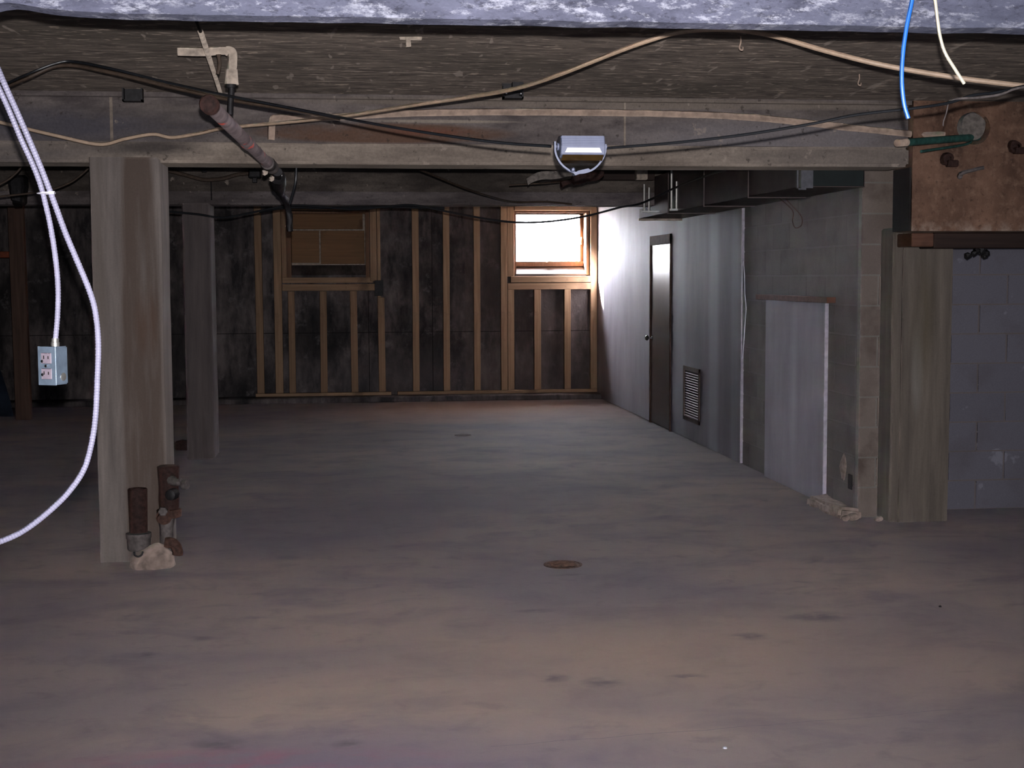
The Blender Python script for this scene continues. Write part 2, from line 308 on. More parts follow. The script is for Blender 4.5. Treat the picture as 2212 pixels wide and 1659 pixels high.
def add_tube(bm, P, r, n=10, sub=8, corr=0, step=None, smooth=True):
    Q = smooth_path(P, sub) if smooth else [Vector(p) for p in P]
    if step: Q = resample(Q, step)
    up = Vector((0, 0, 1)); rings = []
    t0 = (Q[1]-Q[0]).normalized(); a = t0.cross(up)
    if a.length < 1e-3: a = t0.cross(Vector((1, 0, 0)))
    a.normalize()
    for i, p in enumerate(Q):
        tt = (Q[min(i+1, len(Q)-1)]-Q[max(i-1, 0)]).normalized(); a = (a-tt*a.dot(tt)).normalized(); b = tt.cross(a)
        rr = r[min(i, len(r)-1)] if isinstance(r, list) else r
        if corr and i % 2: rr *= (1-corr)
        rings.append([bm.verts.new(p+(a*math.cos(2*math.pi*k/n)+b*math.sin(2*math.pi*k/n))*rr) for k in range(n)])
    for u, v in zip(rings, rings[1:]):
        for k in range(n): bm.faces.new((u[k], u[(k+1) % n], v[(k+1) % n], v[k]))
    bm.faces.new(rings[0][::-1]); bm.faces.new(rings[-1])
def tube(*a, **k): bm = bmesh.new(); add_tube(bm, *a, **k); return bm
def add_lathe(bm, prof, org, axis, n=20):
    """prof: list of (radius, distance along axis)"""
    axis = Vector(axis).normalized(); a = axis.cross(Vector((0, 0, 1)))
    if a.length < 1e-3: a = Vector((1, 0, 0))
    a.normalize(); b = axis.cross(a); org = Vector(org); rings = []
    for r, d in prof:
        rings.append([bm.verts.new(org+axis*d+(a*math.cos(2*math.pi*k/n)+b*math.sin(2*math.pi*k/n))*max(r, 1e-4)) for k in range(n)])
    for u, v in zip(rings, rings[1:]):
        for k in range(n): bm.faces.new((u[k], u[(k+1) % n], v[(k+1) % n], v[k]))
    bm.faces.new(rings[0][::-1]); bm.faces.new(rings[-1])
def lathe(*a, **k): bm = bmesh.new(); add_lathe(bm, *a, **k); return bm
def rough(bm, amp, sc, cuts=0, axis=(1, 1, 1)):
    if cuts: bmesh.ops.subdivide_edges(bm, edges=bm.edges[:], cuts=cuts, use_grid_fill=True)
    for v in bm.verts:
        d = noise.noise_vector(v.co*sc)*amp; v.co += Vector((d.x*axis[0], d.y*axis[1], d.z*axis[2]))
    return bm
def wpos(o):
    p = Vector(o.location)
    while o.parent: o = o.parent; p += Vector(o.location)
    return p
def obj(name, bm, m, parent=None, smooth=False, base=None):
    bmesh.ops.recalc_face_normals(bm, faces=bm.faces[:])
    vs = [v.co for v in bm.verts]
    if base is None:
        base = Vector(((min(v.x for v in vs)+max(v.x for v in vs))/2, (min(v.y for v in vs)+max(v.y for v in vs))/2, min(v.z for v in vs)))
    for v in bm.verts: v.co -= base
    me = bpy.data.meshes.new(name); bm.to_mesh(me); bm.free()
    if isinstance(m, str): m = M[m]
    me.materials.append(m)
    if smooth:
        for p in me.polygons: p.use_smooth = True
        try: me.set_sharp_from_angle(angle=R(40))
        except Exception: pass
    o = bpy.data.objects.new(name, me); C.objects.link(o)
    if parent: o.parent = parent; o.location = base-wpos(parent)
    else: o.location = base
    return o
def tag(o, label, cat, group=None):
    o['label'] = label; o['category'] = cat
    if group: o['group'] = group
    return o
def thing(name, label, cat, loc, group=None):
    o = bpy.data.objects.new(name, None); C.objects.link(o); o.location = loc; o.empty_display_size = 0.1
    return tag(o, label, cat, group)
def struct(name, bm, m, **k):
    o = obj(name, bm, m, **k); o['kind'] = 'structure'; return o
def prism(pts, y0, y1, axis='Y'):
    """extrude polygon pts [(a,b)] between y0 and y1; axis Y: (x,z); axis X: (y,z)"""
    bm = bmesh.new(); f = (lambda a, b, d: (a, d, b)) if axis == 'Y' else (lambda a, b, d: (d, a, b))
    A = [bm.verts.new(f(a, b, y0)) for a, b in pts]; B = [bm.verts.new(f(a, b, y1)) for a, b in pts]
    bm.faces.new(A); bm.faces.new(B[::-1]); n = len(pts)
    for i in range(n): bm.faces.new((A[i], B[i], B[(i+1) % n], A[(i+1) % n]))
    return bm

# ================================================================ STRUCTURE
H = 2.632; XR = 3.37; YB = 18.17; XL = -6.5
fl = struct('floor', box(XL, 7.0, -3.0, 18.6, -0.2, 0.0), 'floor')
p0, p1 = atZ(1060, 1612, 0), atZ(2100, 1530, 0)
pts = [p0.lerp(p1, i/14)+Vector((0, random.uniform(-.012, .012), 0.0005)) for i in range(15)]
bm = bmesh.new()
for a, b in zip(pts, pts[1:]):
    q = [bm.verts.new(v) for v in (a+Vector((0, -.0015, 0)), b+Vector((0, -.0015, 0)), b+Vector((0, .0015, 0)), a+Vector((0, .0015, 0)))]
    bm.faces.new(q)
o = obj('crack', bm, 'crack', fl)
ce = struct('ceiling', box(XL, 7.0, -3.0, 18.6, H, H+0.25), 'slab')
struct('wall_left', box(XL-0.2, XL, -3.0, 18.6, 0, H), 'block_grey')
struct('wall_rear', box(XL-0.2, 7.2, -3.2, -3.0, 0, H), 'block_grey')
struct('wall_far_right', box(7.0, 7.2, -3.0, 8.97, 0, H), 'block_grey')

# back wall with two openings, made of a core and tarred panels with recessed joints
W1 = (-0.66, 0.34, 1.60, 2.43); W2 = (2.25, 3.215, 1.62, 2.43)
def wall_cells(x0, x1, z0, z1):
    """split a rectangle round the openings"""
    cells = []
    xs = sorted({x0, x1}|{v for wn in (W1, W2) for v in wn[:2] if x0 < v < x1})
    for a, b in zip(xs, xs[1:]):
        mid = (a+b)/2; hit = [wn for wn in (W1, W2) if wn[0] < mid < wn[1]]
        if hit:
            wn = hit[0]
            if z0 < wn[2]: cells.append((a, b, z0, min(z1, wn[2])))
            if z1 > wn[3]: cells.append((a, b, max(z0, wn[3]), z1))
        else: cells.append((a, b, z0, z1))
    return cells
bm = bmesh.new()
for a, b, c_, d in wall_cells(XL, 3.7, 0, H): add_box(bm, a, b, YB, YB+0.32, c_, d)
wb = struct('wall_back', bm, 'near_black')
xs = [XL, -5.3, -4.1, -2.9, -1.7, -0.66, 0.34, 1.17, 2.25, 3.37]
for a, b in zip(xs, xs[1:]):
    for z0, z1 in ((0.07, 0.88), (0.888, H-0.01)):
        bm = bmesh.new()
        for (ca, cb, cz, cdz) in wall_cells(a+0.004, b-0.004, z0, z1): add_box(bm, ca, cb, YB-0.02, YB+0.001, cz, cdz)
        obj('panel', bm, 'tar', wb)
cu = box(XL, XR, 17.82, YB-0.01, 0.0, 0.07, bev=0.01); rough(cu, 0.01, 2.0)
obj('curb', cu, 'tar', wb)

# right wall: concrete blocks near, plasterboard partition beyond
bm = box(XR-0.003, XR+0.25, 8.80, YB+0.3, 0, H)
wr = struct('wall_right', bm, 'mortar')
def block_mesh(name, sx, sy, sz, m):
    bm = box(-sx/2, sx/2, -sy/2, sy/2, 0, sz, bev=0.0035); me = bpy.data.meshes.new(name); bm.to_mesh(me); bm.free(); me.materials.append(M[m]); return me
def put(me, parent, loc, name='block'):
    o = bpy.data.objects.new(name, me); C.objects.link(o); o.parent = parent; o.location = Vector(loc)-wpos(parent); return o
bg1 = block_mesh('block', 0.014, 0.391, 0.191, 'block_grey'); bg2 = block_mesh('block', 0.014, 0.191, 0.191, 'block_grey')
for r_ in range(13):
    z = r_*0.2+0.004; y = 8.82
    if r_ % 2: put(bg2, wr, (XR+random.uniform(0, .002), y+0.1, z)); y += 0.2
    while y < 11.5:
        put(bg1, wr, (XR+random.uniform(0, .002), y+0.2, z)); y += 0.4
# end face of that wall (the pale block pier)
bm = box(XR-0.006, 3.62, 8.752, 8.80, 0, H); pier = struct('wall_pier', bm, 'mortar_pale')
t1 = block_mesh('block', 0.241, 0.02, 0.191, 'block_tan'); t2 = block_mesh('block', 0.115, 0.02, 0.191, 'block_tan')
for r_ in range(13):
    z = r_*0.2+0.004
    if r_ % 2 == 0 or r_ > 8: put(t1, pier, (3.485, 8.758, z))
    else: put(t2, pier, (3.422, 8.758, z)); put(t2, pier, (3.545, 8.758, z))
# frontal block wall at the right
bm = box(3.6, 7.0, 8.963, 9.2, 0, H); wf = struct('wall_front_right', bm, 'mortar')
b1 = block_mesh('block', 0.391, 0.014, 0.191, 'block_blue'); b2 = block_mesh('block', 0.191, 0.014, 0.191, 'block_blue')
for r_ in range(13):
    z = r_*0.2+0.004; x = 3.88
    if r_ % 2: put(b2, wf, (x+0.1, 8.967, z)); x += 0.2
    while x < 6.9: put(b1, wf, (x+0.2, 8.967+random.uniform(-.001, .001), z)); x += 0.4

# plasterboard partition
PX = 3.345; DY0, DY1 = 13.93, 14.90; DZ = 2.03
bm = bmesh.new()
add_box(bm, PX, XR, 11.42, DY0, 0.01, H); add_box(bm, PX, XR, DY1, YB-0.03, 0.01, H); add_box(bm, PX, XR, DY0, DY1, DZ, H)
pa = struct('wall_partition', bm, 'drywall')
obj('corner_bead', box(PX-0.004, XR, 11.404, 11.42, 0.01, H), 'pale_edge', pa)
bm = prism([(11.395, 0.9), (11.395, 1.72), (11.36, 1.62), (11.345, 1.45), (11.30, 1.33), (11.33, 1.2), (11.36, 1.05)], PX+0.004, PX+0.012, 'X')
o = obj('torn_paper', bm, 'bead', pa)
# door
dr = thing('door_1', '', '', (PX, (DY0+DY1)/2, 0)); del dr['label'], dr['category']; dr['kind'] = 'structure'
obj('door_panel', box(PX+0.002, XR-0.002, DY0+0.03, DY1-0.03, 0.012, DZ-0.10, bev=0.002), 'steel_door', dr)
bm = bmesh.new(); add_box(bm, PX-0.012, XR, DY0, DY0+0.035, 0, DZ); add_box(bm, PX-0.012, XR, DY1-0.035, DY1, 0, DZ); add_box(bm, PX-0.012, XR, DY0, DY1, DZ-0.10, DZ)
obj('door_frame', bm, 'door_frame', dr)
kp = atX(1409, 748, PX)
obj('door_handle', lathe([(0.03, 0.0), (0.03, 0.008), (0.011, 0.01), (0.011, 0.04), (0.027, 0.05), (0.03, 0.065), (0.02, 0.078)], (PX, DY1-0.1, 0.93), (-1, 0, 0)), 'chrome', dr, smooth=True)

# window 1: boarded over
w1 = thing('window_1', '', '', (-0.16, YB, 1.6)); del w1['label'], w1['category']; w1['kind'] = 'structure'
bm = bmesh.new()
add_box(bm, -0.70, -0.64, YB-0.07, YB+0.2, 1.6, 2.45); add_box(bm, 0.31, 0.36, YB-0.07, YB+0.2, 1.6, 2.45); add_box(bm, -0.66, 0.34, YB-0.03, YB+0.2, 2.42, 2.45)
obj('window_frame', bm, 'sash', w1)
obj('window_sill', prism([(YB-0.04, 1.60), (YB+0.2, 1.60), (YB+0.2, 1.75), (YB+0.12, 1.76), (YB-0.04, 1.63)], -0.64, 0.31, 'X'), 'tar', w1)
obj('mortar_bed', box(-0.64, 0.31, YB+0.135, YB+0.2, 1.74, 2.42), 'pale_dust', w1)
for a, b, z0, z1 in ((-0.62, 0.28, 2.225, 2.42), (-0.64, -0.285, 1.79, 2.205), (-0.265, 0.30, 1.775, 2.205)):
    bm = box(a, b, YB+0.10, YB+0.15, z0, z1, bev=0.004); obj('board', bm, 'infill', w1)

# window 2: open daylight
w2 = thing('window_2', '', '', (2.73, YB, 1.6)); del w2['label'], w2['category']; w2['kind'] = 'structure'
bm = bmesh.new(); add_box(bm, 2.245, 2.27, YB-0.06, YB+0.3, 1.62, 2.45); add_box(bm, 3.20, 3.235, YB-0.06, YB+0.3, 1.62, 2.45); add_box(bm, 2.245, 3.235, YB-0.05, YB+0.3, 2.43, 2.46)
obj('window_frame', bm, 'sash', w2)
obj('window_sill', prism([(YB-0.05, 1.60), (YB+0.31, 1.60), (YB+0.31, 1.745), (YB+0.20, 1.745), (YB-0.05, 1.635)], 2.27, 3.20, 'X'), 'sill_paint', w2)
sy = YB+0.16
bm = bmesh.new(); add_box(bm, 2.27, 2.295, sy, sy+0.045, 1.75, 2.43); add_box(bm, 3.155, 3.20, sy, sy+0.045, 1.75, 2.43); add_box(bm, 2.27, 3.20, sy-0.02, sy+0.045, 1.735, 1.80); add_box(bm, 2.27, 3.20, sy, sy+0.045, 2.415, 2.44)
obj('sash', bm, 'sash', w2)
obj('pane', box(2.295, 3.16, sy+0.018, sy+0.022, 1.785, 2.415), 'glass', w2)
bm = lathe([(0.045, 0), (0.05, 0.01), (0.02, 0.02), (0.02, 0.03)], (2.745, sy-0.03, 1.79), (0, 0, 1), 12); add_box(bm, 2.70, 2.79, sy-0.012, sy, 1.785, 1.80)
obj('latch', bm, 'pale_dust', w2)
bm = bmesh.new(); add_box(bm, 3.165, 3.18, sy-0.03, sy, 2.02, 2.12, bev=0.004); add_tube(bm, [(3.172, sy-0.02, 2.1), (3.16, sy-0.05, 2.07), (3.172, sy-0.02, 2.03)], 0.005, 6)
obj('side_latch', bm, 'sash', w2)
# ground outside, at grade
struct('ground_outside', box(-12, 20, YB+0.5, 60, 1.2, 1.45), 'grass')

# ceiling beams
def ledge_beam(name, y, x0, x1, mu, ml, label):
    b = thing(name, label, 'beam', ((x0+x1)/2, y, 2.245))
    up = box(x0, x1, y+0.03, y+0.30, 2.36, H); rough(up, 0.004, 3)
    obj('beam_web', up, mu, b)
    lip = box(x0, x1, y, y+0.33, 2.243, 2.36, bev=0.018, seg=3)
    bmesh.ops.bisect_plane(lip, geom=lip.verts[:]+lip.edges[:]+lip.faces[:], plane_co=((x0+x1)/2, 0, 0), plane_no=(1, 0, 0))
    for k in range(1, 20):
        bmesh.ops.bisect_plane(lip, geom=lip.verts[:]+lip.edges[:]+lip.faces[:], plane_co=(x0+(x1-x0)*k/20, 0, 0), plane_no=(1, 0, 0))
    for v in lip.verts:
        d = noise.noise_vector(v.co*1.7)*0.006; v.co.z += d.z; v.co.y += d.y*0.5
    obj('beam_lip', lip, ml, b, smooth=True)
    return b
B1 = ledge_beam('ceiling_beam', 8.02, XL, 3.375, 'beam_upper', 'beam_lip', 'long grey concrete ceiling beam resting on the near left column, with pale rounded bottom edge')
B2 = ledge_beam('ceiling_beam', 12.5, XL, XR-0.01, 'beam_upper_far', 'beam_lip_far', 'darker far concrete ceiling beam resting on the far slim column')
# formwork joint ridge on beam 1 face
q = at(240, 250, 8.04); obj('form_joint', box(q.x-0.008, q.x+0.008, 8.043, 8.055, 2.36, 2.63), 'beam_lip', B1)
q = at(1350, 250, 8.04); obj('form_joint', box(q.x-0.006, q.x+0.006, 8.045, 8.055, 2.36, 2.63), 'beam_lip', B1)
obj('slab_nib', rough(box(XL, 3.37, 7.99, 8.05, 2.605, 2.63), 0.008, 5, 0), 'beam_upper', B1)
# near beam: lumpy lower edge
NBY = 3.66
n = 160; prof = []; bm = bmesh.new(); rows = []
x0, x1 = XL, 7.0
for i in range(n+1):
    x = -1.8+4.6*i/n if 0 < i < n else (x0 if i == 0 else x1)
    zb = 2.268-0.0105*(x-0.3)*0 + noise.noise(Vector((x*7, 0, 3)))*0.004
    zb += 0.016*math.exp(-((x+0.83)/0.06)**2) - 0.012*math.exp(-((x+0.62)/0.10)**2)*0 + 0.008*math.exp(-((x+0.75)/0.1)**2)
    yy = NBY-0.006*(x-0.3)
    rows.append([bm.verts.new((x, yy, zb)), bm.verts.new((x, yy+0.11, zb+0.004)), bm.verts.new((x, yy+0.11, H)), bm.verts.new((x, yy, H))])
for a, b in zip(rows, rows[1:]):
    for k in range(4): bm.faces.new((a[k], b[k], b[(k+1) % 4], a[(k+1) % 4]))
bm.faces.new(rows[0]); bm.faces.new(rows[-1][::-1])
tag(obj('ceiling_beam', bm, 'near_beam'), 'nearest ceiling beam, mottled blue-white and brightly lit, along the top of the photo', 'beam')

# ---------------------------------------------------------------- columns
def column(name, x0, x1, y0, y1, ztop, m, label, steps=()):
    bm = box(x0, x1, y0, y1, 0, ztop, bev=0.012)
    for k in range(1, 14):
        bmesh.ops.bisect_plane(bm, geom=bm.verts[:]+bm.edges[:]+bm.faces[:], plane_co=(0, 0, ztop*k/14), plane_no=(0, 0, 1))
    for (a, b, d) in steps:   # shallow board marks standing proud of the face
        add_box(bm, a, b, y0-d, y0+0.02, 0, ztop-0.0, bev=0.003)
    for v in bm.verts:
        d = noise.noise_vector(v.co*2.3)*0.006; v.co.x += d.x; v.co.y += d.y
    return tag(obj(name, bm, m, base=Vector(((x0+x1)/2, (y0+y1)/2, 0))), label, 'column')
c1 = column('concrete_column', -1.375, -1.0, 7.97, 8.38, 2.27, 'column_1', 'near square concrete column at left, brown-stained down its right half', [(-1.372, -1.19, 0.006)])
c2 = column('concrete_column', -1.372, -1.135, 12.42, 12.86, 2.252, 'column_2', 'far slimmer concrete column behind the near left one')
c3 = column('concrete_column', 3.50, 3.895, 8.545, 9.05, 1.90, 'column_3', 'olive grey concrete column at right under the brown beam', [(3.56, 3.893, 0.008)])

# ================================================================ STUD WALL
sw = thing('stud_wall', 'pale timber stud frame standing against the black back wall, with two window openings', 'stud frame', (1.1, 18.08, 0.07))
SY0, SY1 = 18.06, YB-0.022
def stud(x0, x1, z0, z1, m='stud', dy=0.0, name='stud', tilt=0.0):
    bm = box(x0, x1, SY0+dy, SY1, z0, z1, bev=0.004)
    if tilt:
        for v in bm.verts: v.co.x += tilt*(v.co.z-z0)
    obj(name, bm, m, sw)
PT = 0.115
full = [(-1.098, -1.005), (0.902, 0.99), (1.302, 1.388), (1.705, 1.79)]
for a, b in full: stud(a, b, PT, 2.58, dy=random.uniform(0, .01), tilt=random.uniform(-.004, .004))
stud(-0.865, -0.765, PT, 2.58); stud(-0.762, -0.70, 1.60, 2.58, dy=0.012)
for a, b, zt in ((-0.69, -0.605, 1.425), (-0.29, -0.2, 1.425), (0.105, 0.195, 1.425), (0.462, 0.55, 1.34)): stud(a, b, PT, zt, tilt=random.uniform(-.006, .01))
stud(0.365, 0.45, 1.55, 2.58); stud(0.455, 0.50, 1.34, 2.58, dy=0.015)
stud(2.06, 2.145, PT, 2.58); stud(2.15, 2.235, PT, 1.43); stud(2.15, 2.24, 1.60, 2.58, dy=0.012)
for a, b in ((2.50, 2.588), (2.90, 2.985)): stud(a, b, PT, 1.43)
stud(3.25, 3.338, PT, 2.58)
# sill plates, header, bottom and top plates
stud(-0.76, 0.43, 1.43, 1.515, 'plate', name='sill_plate'); stud(-0.76, 0.40, 1.53, 1.60, 'plate', 0.02, 'sill_plate')
stud(2.15, 3.25, 1.43, 1.515, 'plate', name='sill_plate'); stud(2.19, 3.25, 1.523, 1.605, 'plate', 0.0, 'sill_plate')
stud(2.245, 3.25, 2.46, 2.55, 'plate', name='header_plate'); stud(-0.70, 0.365, 2.46, 2.55, 'plate', name='header_plate')
stud(-1.12, 0.62, 0.072, 0.113, 'plate', -0.01, 'bottom_plate'); stud(0.70, 3.338, 0.072, 0.113, 'plate', -0.01, 'bottom_plate')
stud(-1.12, 3.338, 2.582, 2.628, 'plate', name='top_plate')
obj('joint_bracket', box(0.42, 0.53, SY0-0.004, SY0+0.02, 1.36, 1.56, bev=0.003), 'iron_black', sw)

# ================================================================ THINGS ON THE RIGHT WALL
# leaning plasterboard sheet and the ledger above it
ps = thing('plasterboard_sheet', 'narrow white plasterboard sheet leaning on the block wall below a rusty bar', 'board', (3.34, 10.0, 0))
bm = box(XR-0.035, XR-0.012, 9.345, 10.70, 0.0, 1.405); obj('sheet', bm, 'sheet', ps, base=Vector((XR, 10.0, 0)))
obj('cut_edge', box(XR-0.036, XR-0.011, 9.332, 9.344, 0.0, 1.405), 'pale_edge', ps)
lb = box(XR-0.075, XR-0.008, 9.20, 10.85, 1.41, 1.45, bev=0.003); tag(obj('wall_ledger', lb, 'rust_wood'), 'reddish brown bar fixed to the block wall above the white sheet', 'bar')
# return-air grille
gr = thing('vent_grille', 'tan louvred vent grille low on the white partition beside the grey door', 'vent', (PX, 13.07, 0.2))
bm = bmesh.new(); y0, y1, z0, z1 = 12.76, 13.38, 0.19, 0.72
for a in ((y0, y1, z0, z0+0.04), (y0, y1, z1-0.04, z1), (y0, y0+0.04, z0, z1), (y1-0.04, y1, z0, z1)): add_box(bm, PX-0.012, PX, *a)
obj('grille_frame', bm, 'grille', gr); obj('backing', box(PX-0.002, PX+0.001, y0+0.04, y1-0.04, z0+0.04, z1-0.04), 'grille_dark', gr)
lv = block_mesh('louver', 0.004, y1-y0-0.08, 0.018, 'grille')
for k in range(18):
    o = put(lv, gr, (PX-0.007, (y0+y1)/2, z0+0.045+k*0.0245), 'louver'); o.rotation_euler = (0, R(50), 0)
# broken curb at the pier foot
bm = box(3.20, 3.35, 8.66, 9.28, 0, 0.075, bev=0.02, seg=2); rough(bm, 0.03, 6, 3)
cb = tag(obj('curb_stub', bm, 'rubble'), 'low broken concrete curb at the foot of the pale block pier', 'curb')
for (x, y, s, lab) in ((3.30, 8.66, 0.045, 'largest mortar lump on the floor in front of the block pier'), (3.45, 8.60, 0.028, 'small mortar lump between the pier foot and the olive column'), (3.24, 8.63, 0.03, 'small mortar lump at the left end of the broken curb')):
    bm = bmesh.new(); bmesh.ops.create_icosphere(bm, subdivisions=2, radius=s)
    for v in bm.verts: v.co.z *= 0.6; v.co += Vector((x, y, s*0.5))
    rough(bm, s*0.35, 20); 
    lo = min(v.co.z for v in bm.verts)
    for v in bm.verts: v.co.z -= lo
    tag(obj('mortar_lump', bm, 'rubble'), lab, 'rubble')
# burst hole with pale splatter low on the wall end
bm = bmesh.new(); bmesh.ops.create_icosphere(bm, subdivisions=2, radius=0.06)
for v in bm.verts: v.co = Vector((v.co.x*0.15+XR-0.006, v.co.y*1.0+9.02, v.co.z*1.6+0.30))
rough(bm, 0.015, 14); tag(obj('wall_patch', bm, 'rubble'), 'pale mortar splat low on the block wall near its pier end', 'patch')
q = block_mesh('dark_notch', 0.02, 0.07, 0.1, 'near_black')
o = put(q, wr, (XR-0.003, 8.88, 0.17), 'dark_notch')

# brown stained drop beam with its ledger
bb = thing('drop_beam', 'brown stained concrete drop beam with pipe hole, filling the upper right corner', 'beam', (5.2, 8.1, 1.86))
bm = bmesh.new(); x0, x1, z0, z1, yf, yb = 3.385, 7.0, 1.862, H, 8.0, 8.26
HC = at(2105, 277, yf); HRz, HRx = 0.098, 0.098; N = 32
ring = [bm.verts.new((HC.x+HRx*math.cos(2*math.pi*k/N), yf, HC.z+HRz*math.sin(2*math.pi*k/N))) for k in range(N)]
ringb = [bm.verts.new((v.co.x, yf+0.2, v.co.z)) for v in ring]
def sq(a):   # square outline round the hole, clamped to the face
    c, s = math.cos(a), math.sin(a); L = 0.145; m_ = max(abs(c), abs(s)); return (HC.x+L*c/m_, yf, HC.z+L*s/m_)
sqv = [bm.verts.new(sq(2*math.pi*k/N)) for k in range(N)]
for k in range(N):
    bm.faces.new((ring[k], ring[(k+1) % N], sqv[(k+1) % N], sqv[k])); bm.faces.new((ring[k], ringb[k], ringb[(k+1) % N], ring[(k+1) % N]))
bm.faces.new(ringb)
L = 0.145; sx0, sx1, sz0, sz1 = HC.x-L, HC.x+L, HC.z-L, HC.z+L
def quad(*c): bm.faces.new([bm.verts.new(v) for v in c])
quad((x0, yf, z0), (sx0, yf, z0), (sx0, yf, z1), (x0, yf, z1)); quad((sx1, yf, z0), (x1, yf, z0), (x1, yf, z1), (sx1, yf, z1))
quad((sx0, yf, z0), (sx1, yf, z0), (sx1, yf, sz0), (sx0, yf, sz0)); quad((sx0, yf, sz1), (sx1, yf, sz1), (sx1, yf, z1), (sx0, yf, z1))
quad((x0, yf, z0), (x0, yb, z0), (x0, yb, z1), (x0, yf, z1)); quad((x0, yf, z0), (x1, yf, z0), (x1, yb, z0), (x0, yb, z0)); quad((x0, yb, z0), (x1, yb, z0), (x1, yb, z1), (x0, yb, z1)); quad((x1, yf, z0), (x1, yb, z0), (x1, yb, z1), (x1, yf, z1))
o = obj('beam_body', bm, 'brown', bb)
obj('shade_side_board', box(x0-0.012, x0-0.001, yf+0.012, yb, z0+0.002, 2.24), 'near_black', bb)  # added black sheet that imitates shade on the beam's left side
bm = bmesh.new()
pc = HC+Vector((-0.03, -0.05, 0.005)); add_lathe(bm, [(0.04, 0.0), (0.075, 0.002), (0.082, 0.02), (0.08, 0.12)], pc, (0, 1, 0), 24); rough(bm, 0.008, 18)
obj('pipe_sleeve', bm, 'sleeve', bb, smooth=True)
obj('hole_shadow_liner', lathe([(0.096, 0.19), (0.096, 0.198)], (HC.x, yf, HC.z), (0, 1, 0), 32), 'near_black', bb)
for px, py, r_, m_ in ((2045, 345, 0.04, 'rust_dark'), (2190, 317, 0.042, 'rust_dark')):
    p = at(px, py, yf); bm = lathe([(r_*1.0, -0.004), (r_, 0.0), (r_*0.85, -0.03), (r_*0.55, -0.032), (r_*0.5, -0.01)], p, (0, 1, 0), 14); rough(bm, 0.008, 30)
    add_box(bm, p.x-0.01, p.x+0.055, yf-0.05, yf, p.z-0.045, p.z-0.005, bev=0.006)
    obj('rusty_anchor', bm, m_, bb, smooth=True)
p = at(2078, 374, yf-0.03); q = at(2125, 362, yf-0.04); bm = tube([p+Vector((0, .03, -.02)), p, q], [0.014, 0.018, 0.012], 8, 4); rough(bm, 0.004, 30)
obj('bent_stub', bm, 'iron_grey', bb, smooth=True)
lg = thing('ledger_beam', 'dark rusty timber ledger with pale end, under the brown beam on the olive column', 'ledger', (5.2, 8.4, 1.765))
bm = box(3.66, 7.0, 8.30, 8.53, 1.765, 1.862, bev=0.006); rough(bm, 0.002, 6); obj('ledger_body', bm, 'dark_wood', lg)
obj('end_block', box(3.515, 3.66, 8.30, 8.53, 1.775, 1.86, bev=0.006), 'rust_wood', lg)
p = at(2115, 548, 8.32); bm = bmesh.new()
for k in range(7):
    bmesh.ops.create_icosphere(bm, subdivisions=1, radius=0.02+0.012*random.random(), matrix=Matrix.Translation(p+Vector((random.uniform(-.07, .07), random.uniform(0, .04), random.uniform(-.02, .02)))))
rough(bm, 0.008, 40); obj('tar_drip', bm, 'iron_black', lg)

# copper stubs from the sleeve
a, b = at(1938, 309, 7.45), at(2112, 296, 8.02); dirv = (b-a).normalized()
cp = thing('copper_pipe', 'thick green copper pipe stub with tan end poking from the round hole', 'pipe', a)
obj('pipe_body', tube([a+dirv*0.09, b], 0.021, 12, smooth=False), 'teal', cp, smooth=True); obj('pipe_end', lathe([(0.014, -0.001), (0.021, 0), (0.022, 0.1)], a, dirv, 14), 'tan_dust', cp, smooth=True)
a, b = at(1990, 327, 7.55), at(2085, 312, 7.97); tag(obj('thin_pipe', tube([a, b, at(2100, 300, 8.02)], 0.008, 8), 'teal', smooth=True), 'thin green tube below the thick copper stub', 'pipe')

# tan crusted conduit along beam 1
P = [at(x, y, 8.03) for x, y in ((586, 302), (588, 265), (600, 254), (660, 256), (900, 244), (1200, 242), (1450, 246), (1600, 252), (1720, 263), (1850, 277), (1975, 290))]+[at(2040, 292, 7.93)]
bm = tube(P, 0.020, 8, 8, smooth=True); rough(bm, 0.003, 25); tag(obj('crusted_conduit', bm, 'tan_dust', smooth=True), 'tan crusted conduit bent down at its left end, running along the near beam face', 'conduit')

# hanger boxes on beam 1
def hanger(px, py, wpx, hpx, label, bolts):
    top = atZ(px, py-hpx/2, H); Y = top.y; k = Y/3000; wd, hg = wpx*k, hpx*k
    t_ = thing('hanger_box', label, 'bracket', (top.x, Y, H-hg))
    bm = bmesh.new(); x0, x1, z0, z1 = top.x-wd/2, top.x+wd/2, H-hg, H
    add_box(bm, x0, x1, Y+0.05, Y+0.06, z0, z1); add_box(bm, x0, x0+0.008, Y, Y+0.06, z0, z1 if not bolts else z1-0.02); add_box(bm, x1-0.008, x1, Y, Y+0.06, z0, z1); add_box(bm, x0, x1, Y, Y+0.06, z0, z0+0.008)
    if bolts: add_box(bm, top.x-0.004, x1-0.004, Y-0.004, Y+0.05, z1-0.05, z1)
    obj('bracket_body', bm, 'iron_black', t_)
    if bolts:
        for s in (-1, 1): obj('bolt', lathe([(0.004, -0.012), (0.009, -0.008), (0.009, 0.0), (0.006, 0.055)], (top.x+s*wd*0.36, Y, z0+0.022), (0, 1, 0), 8), 'chrome', t_, smooth=True)
    return t_
hanger(285, 203, 41, 27, 'small black hanger box at the top of the beam above the near left column', False)
hanger(1109, 194, 44, 34, 'black hanger bracket with two shiny bolts, behind the beige cable', True)
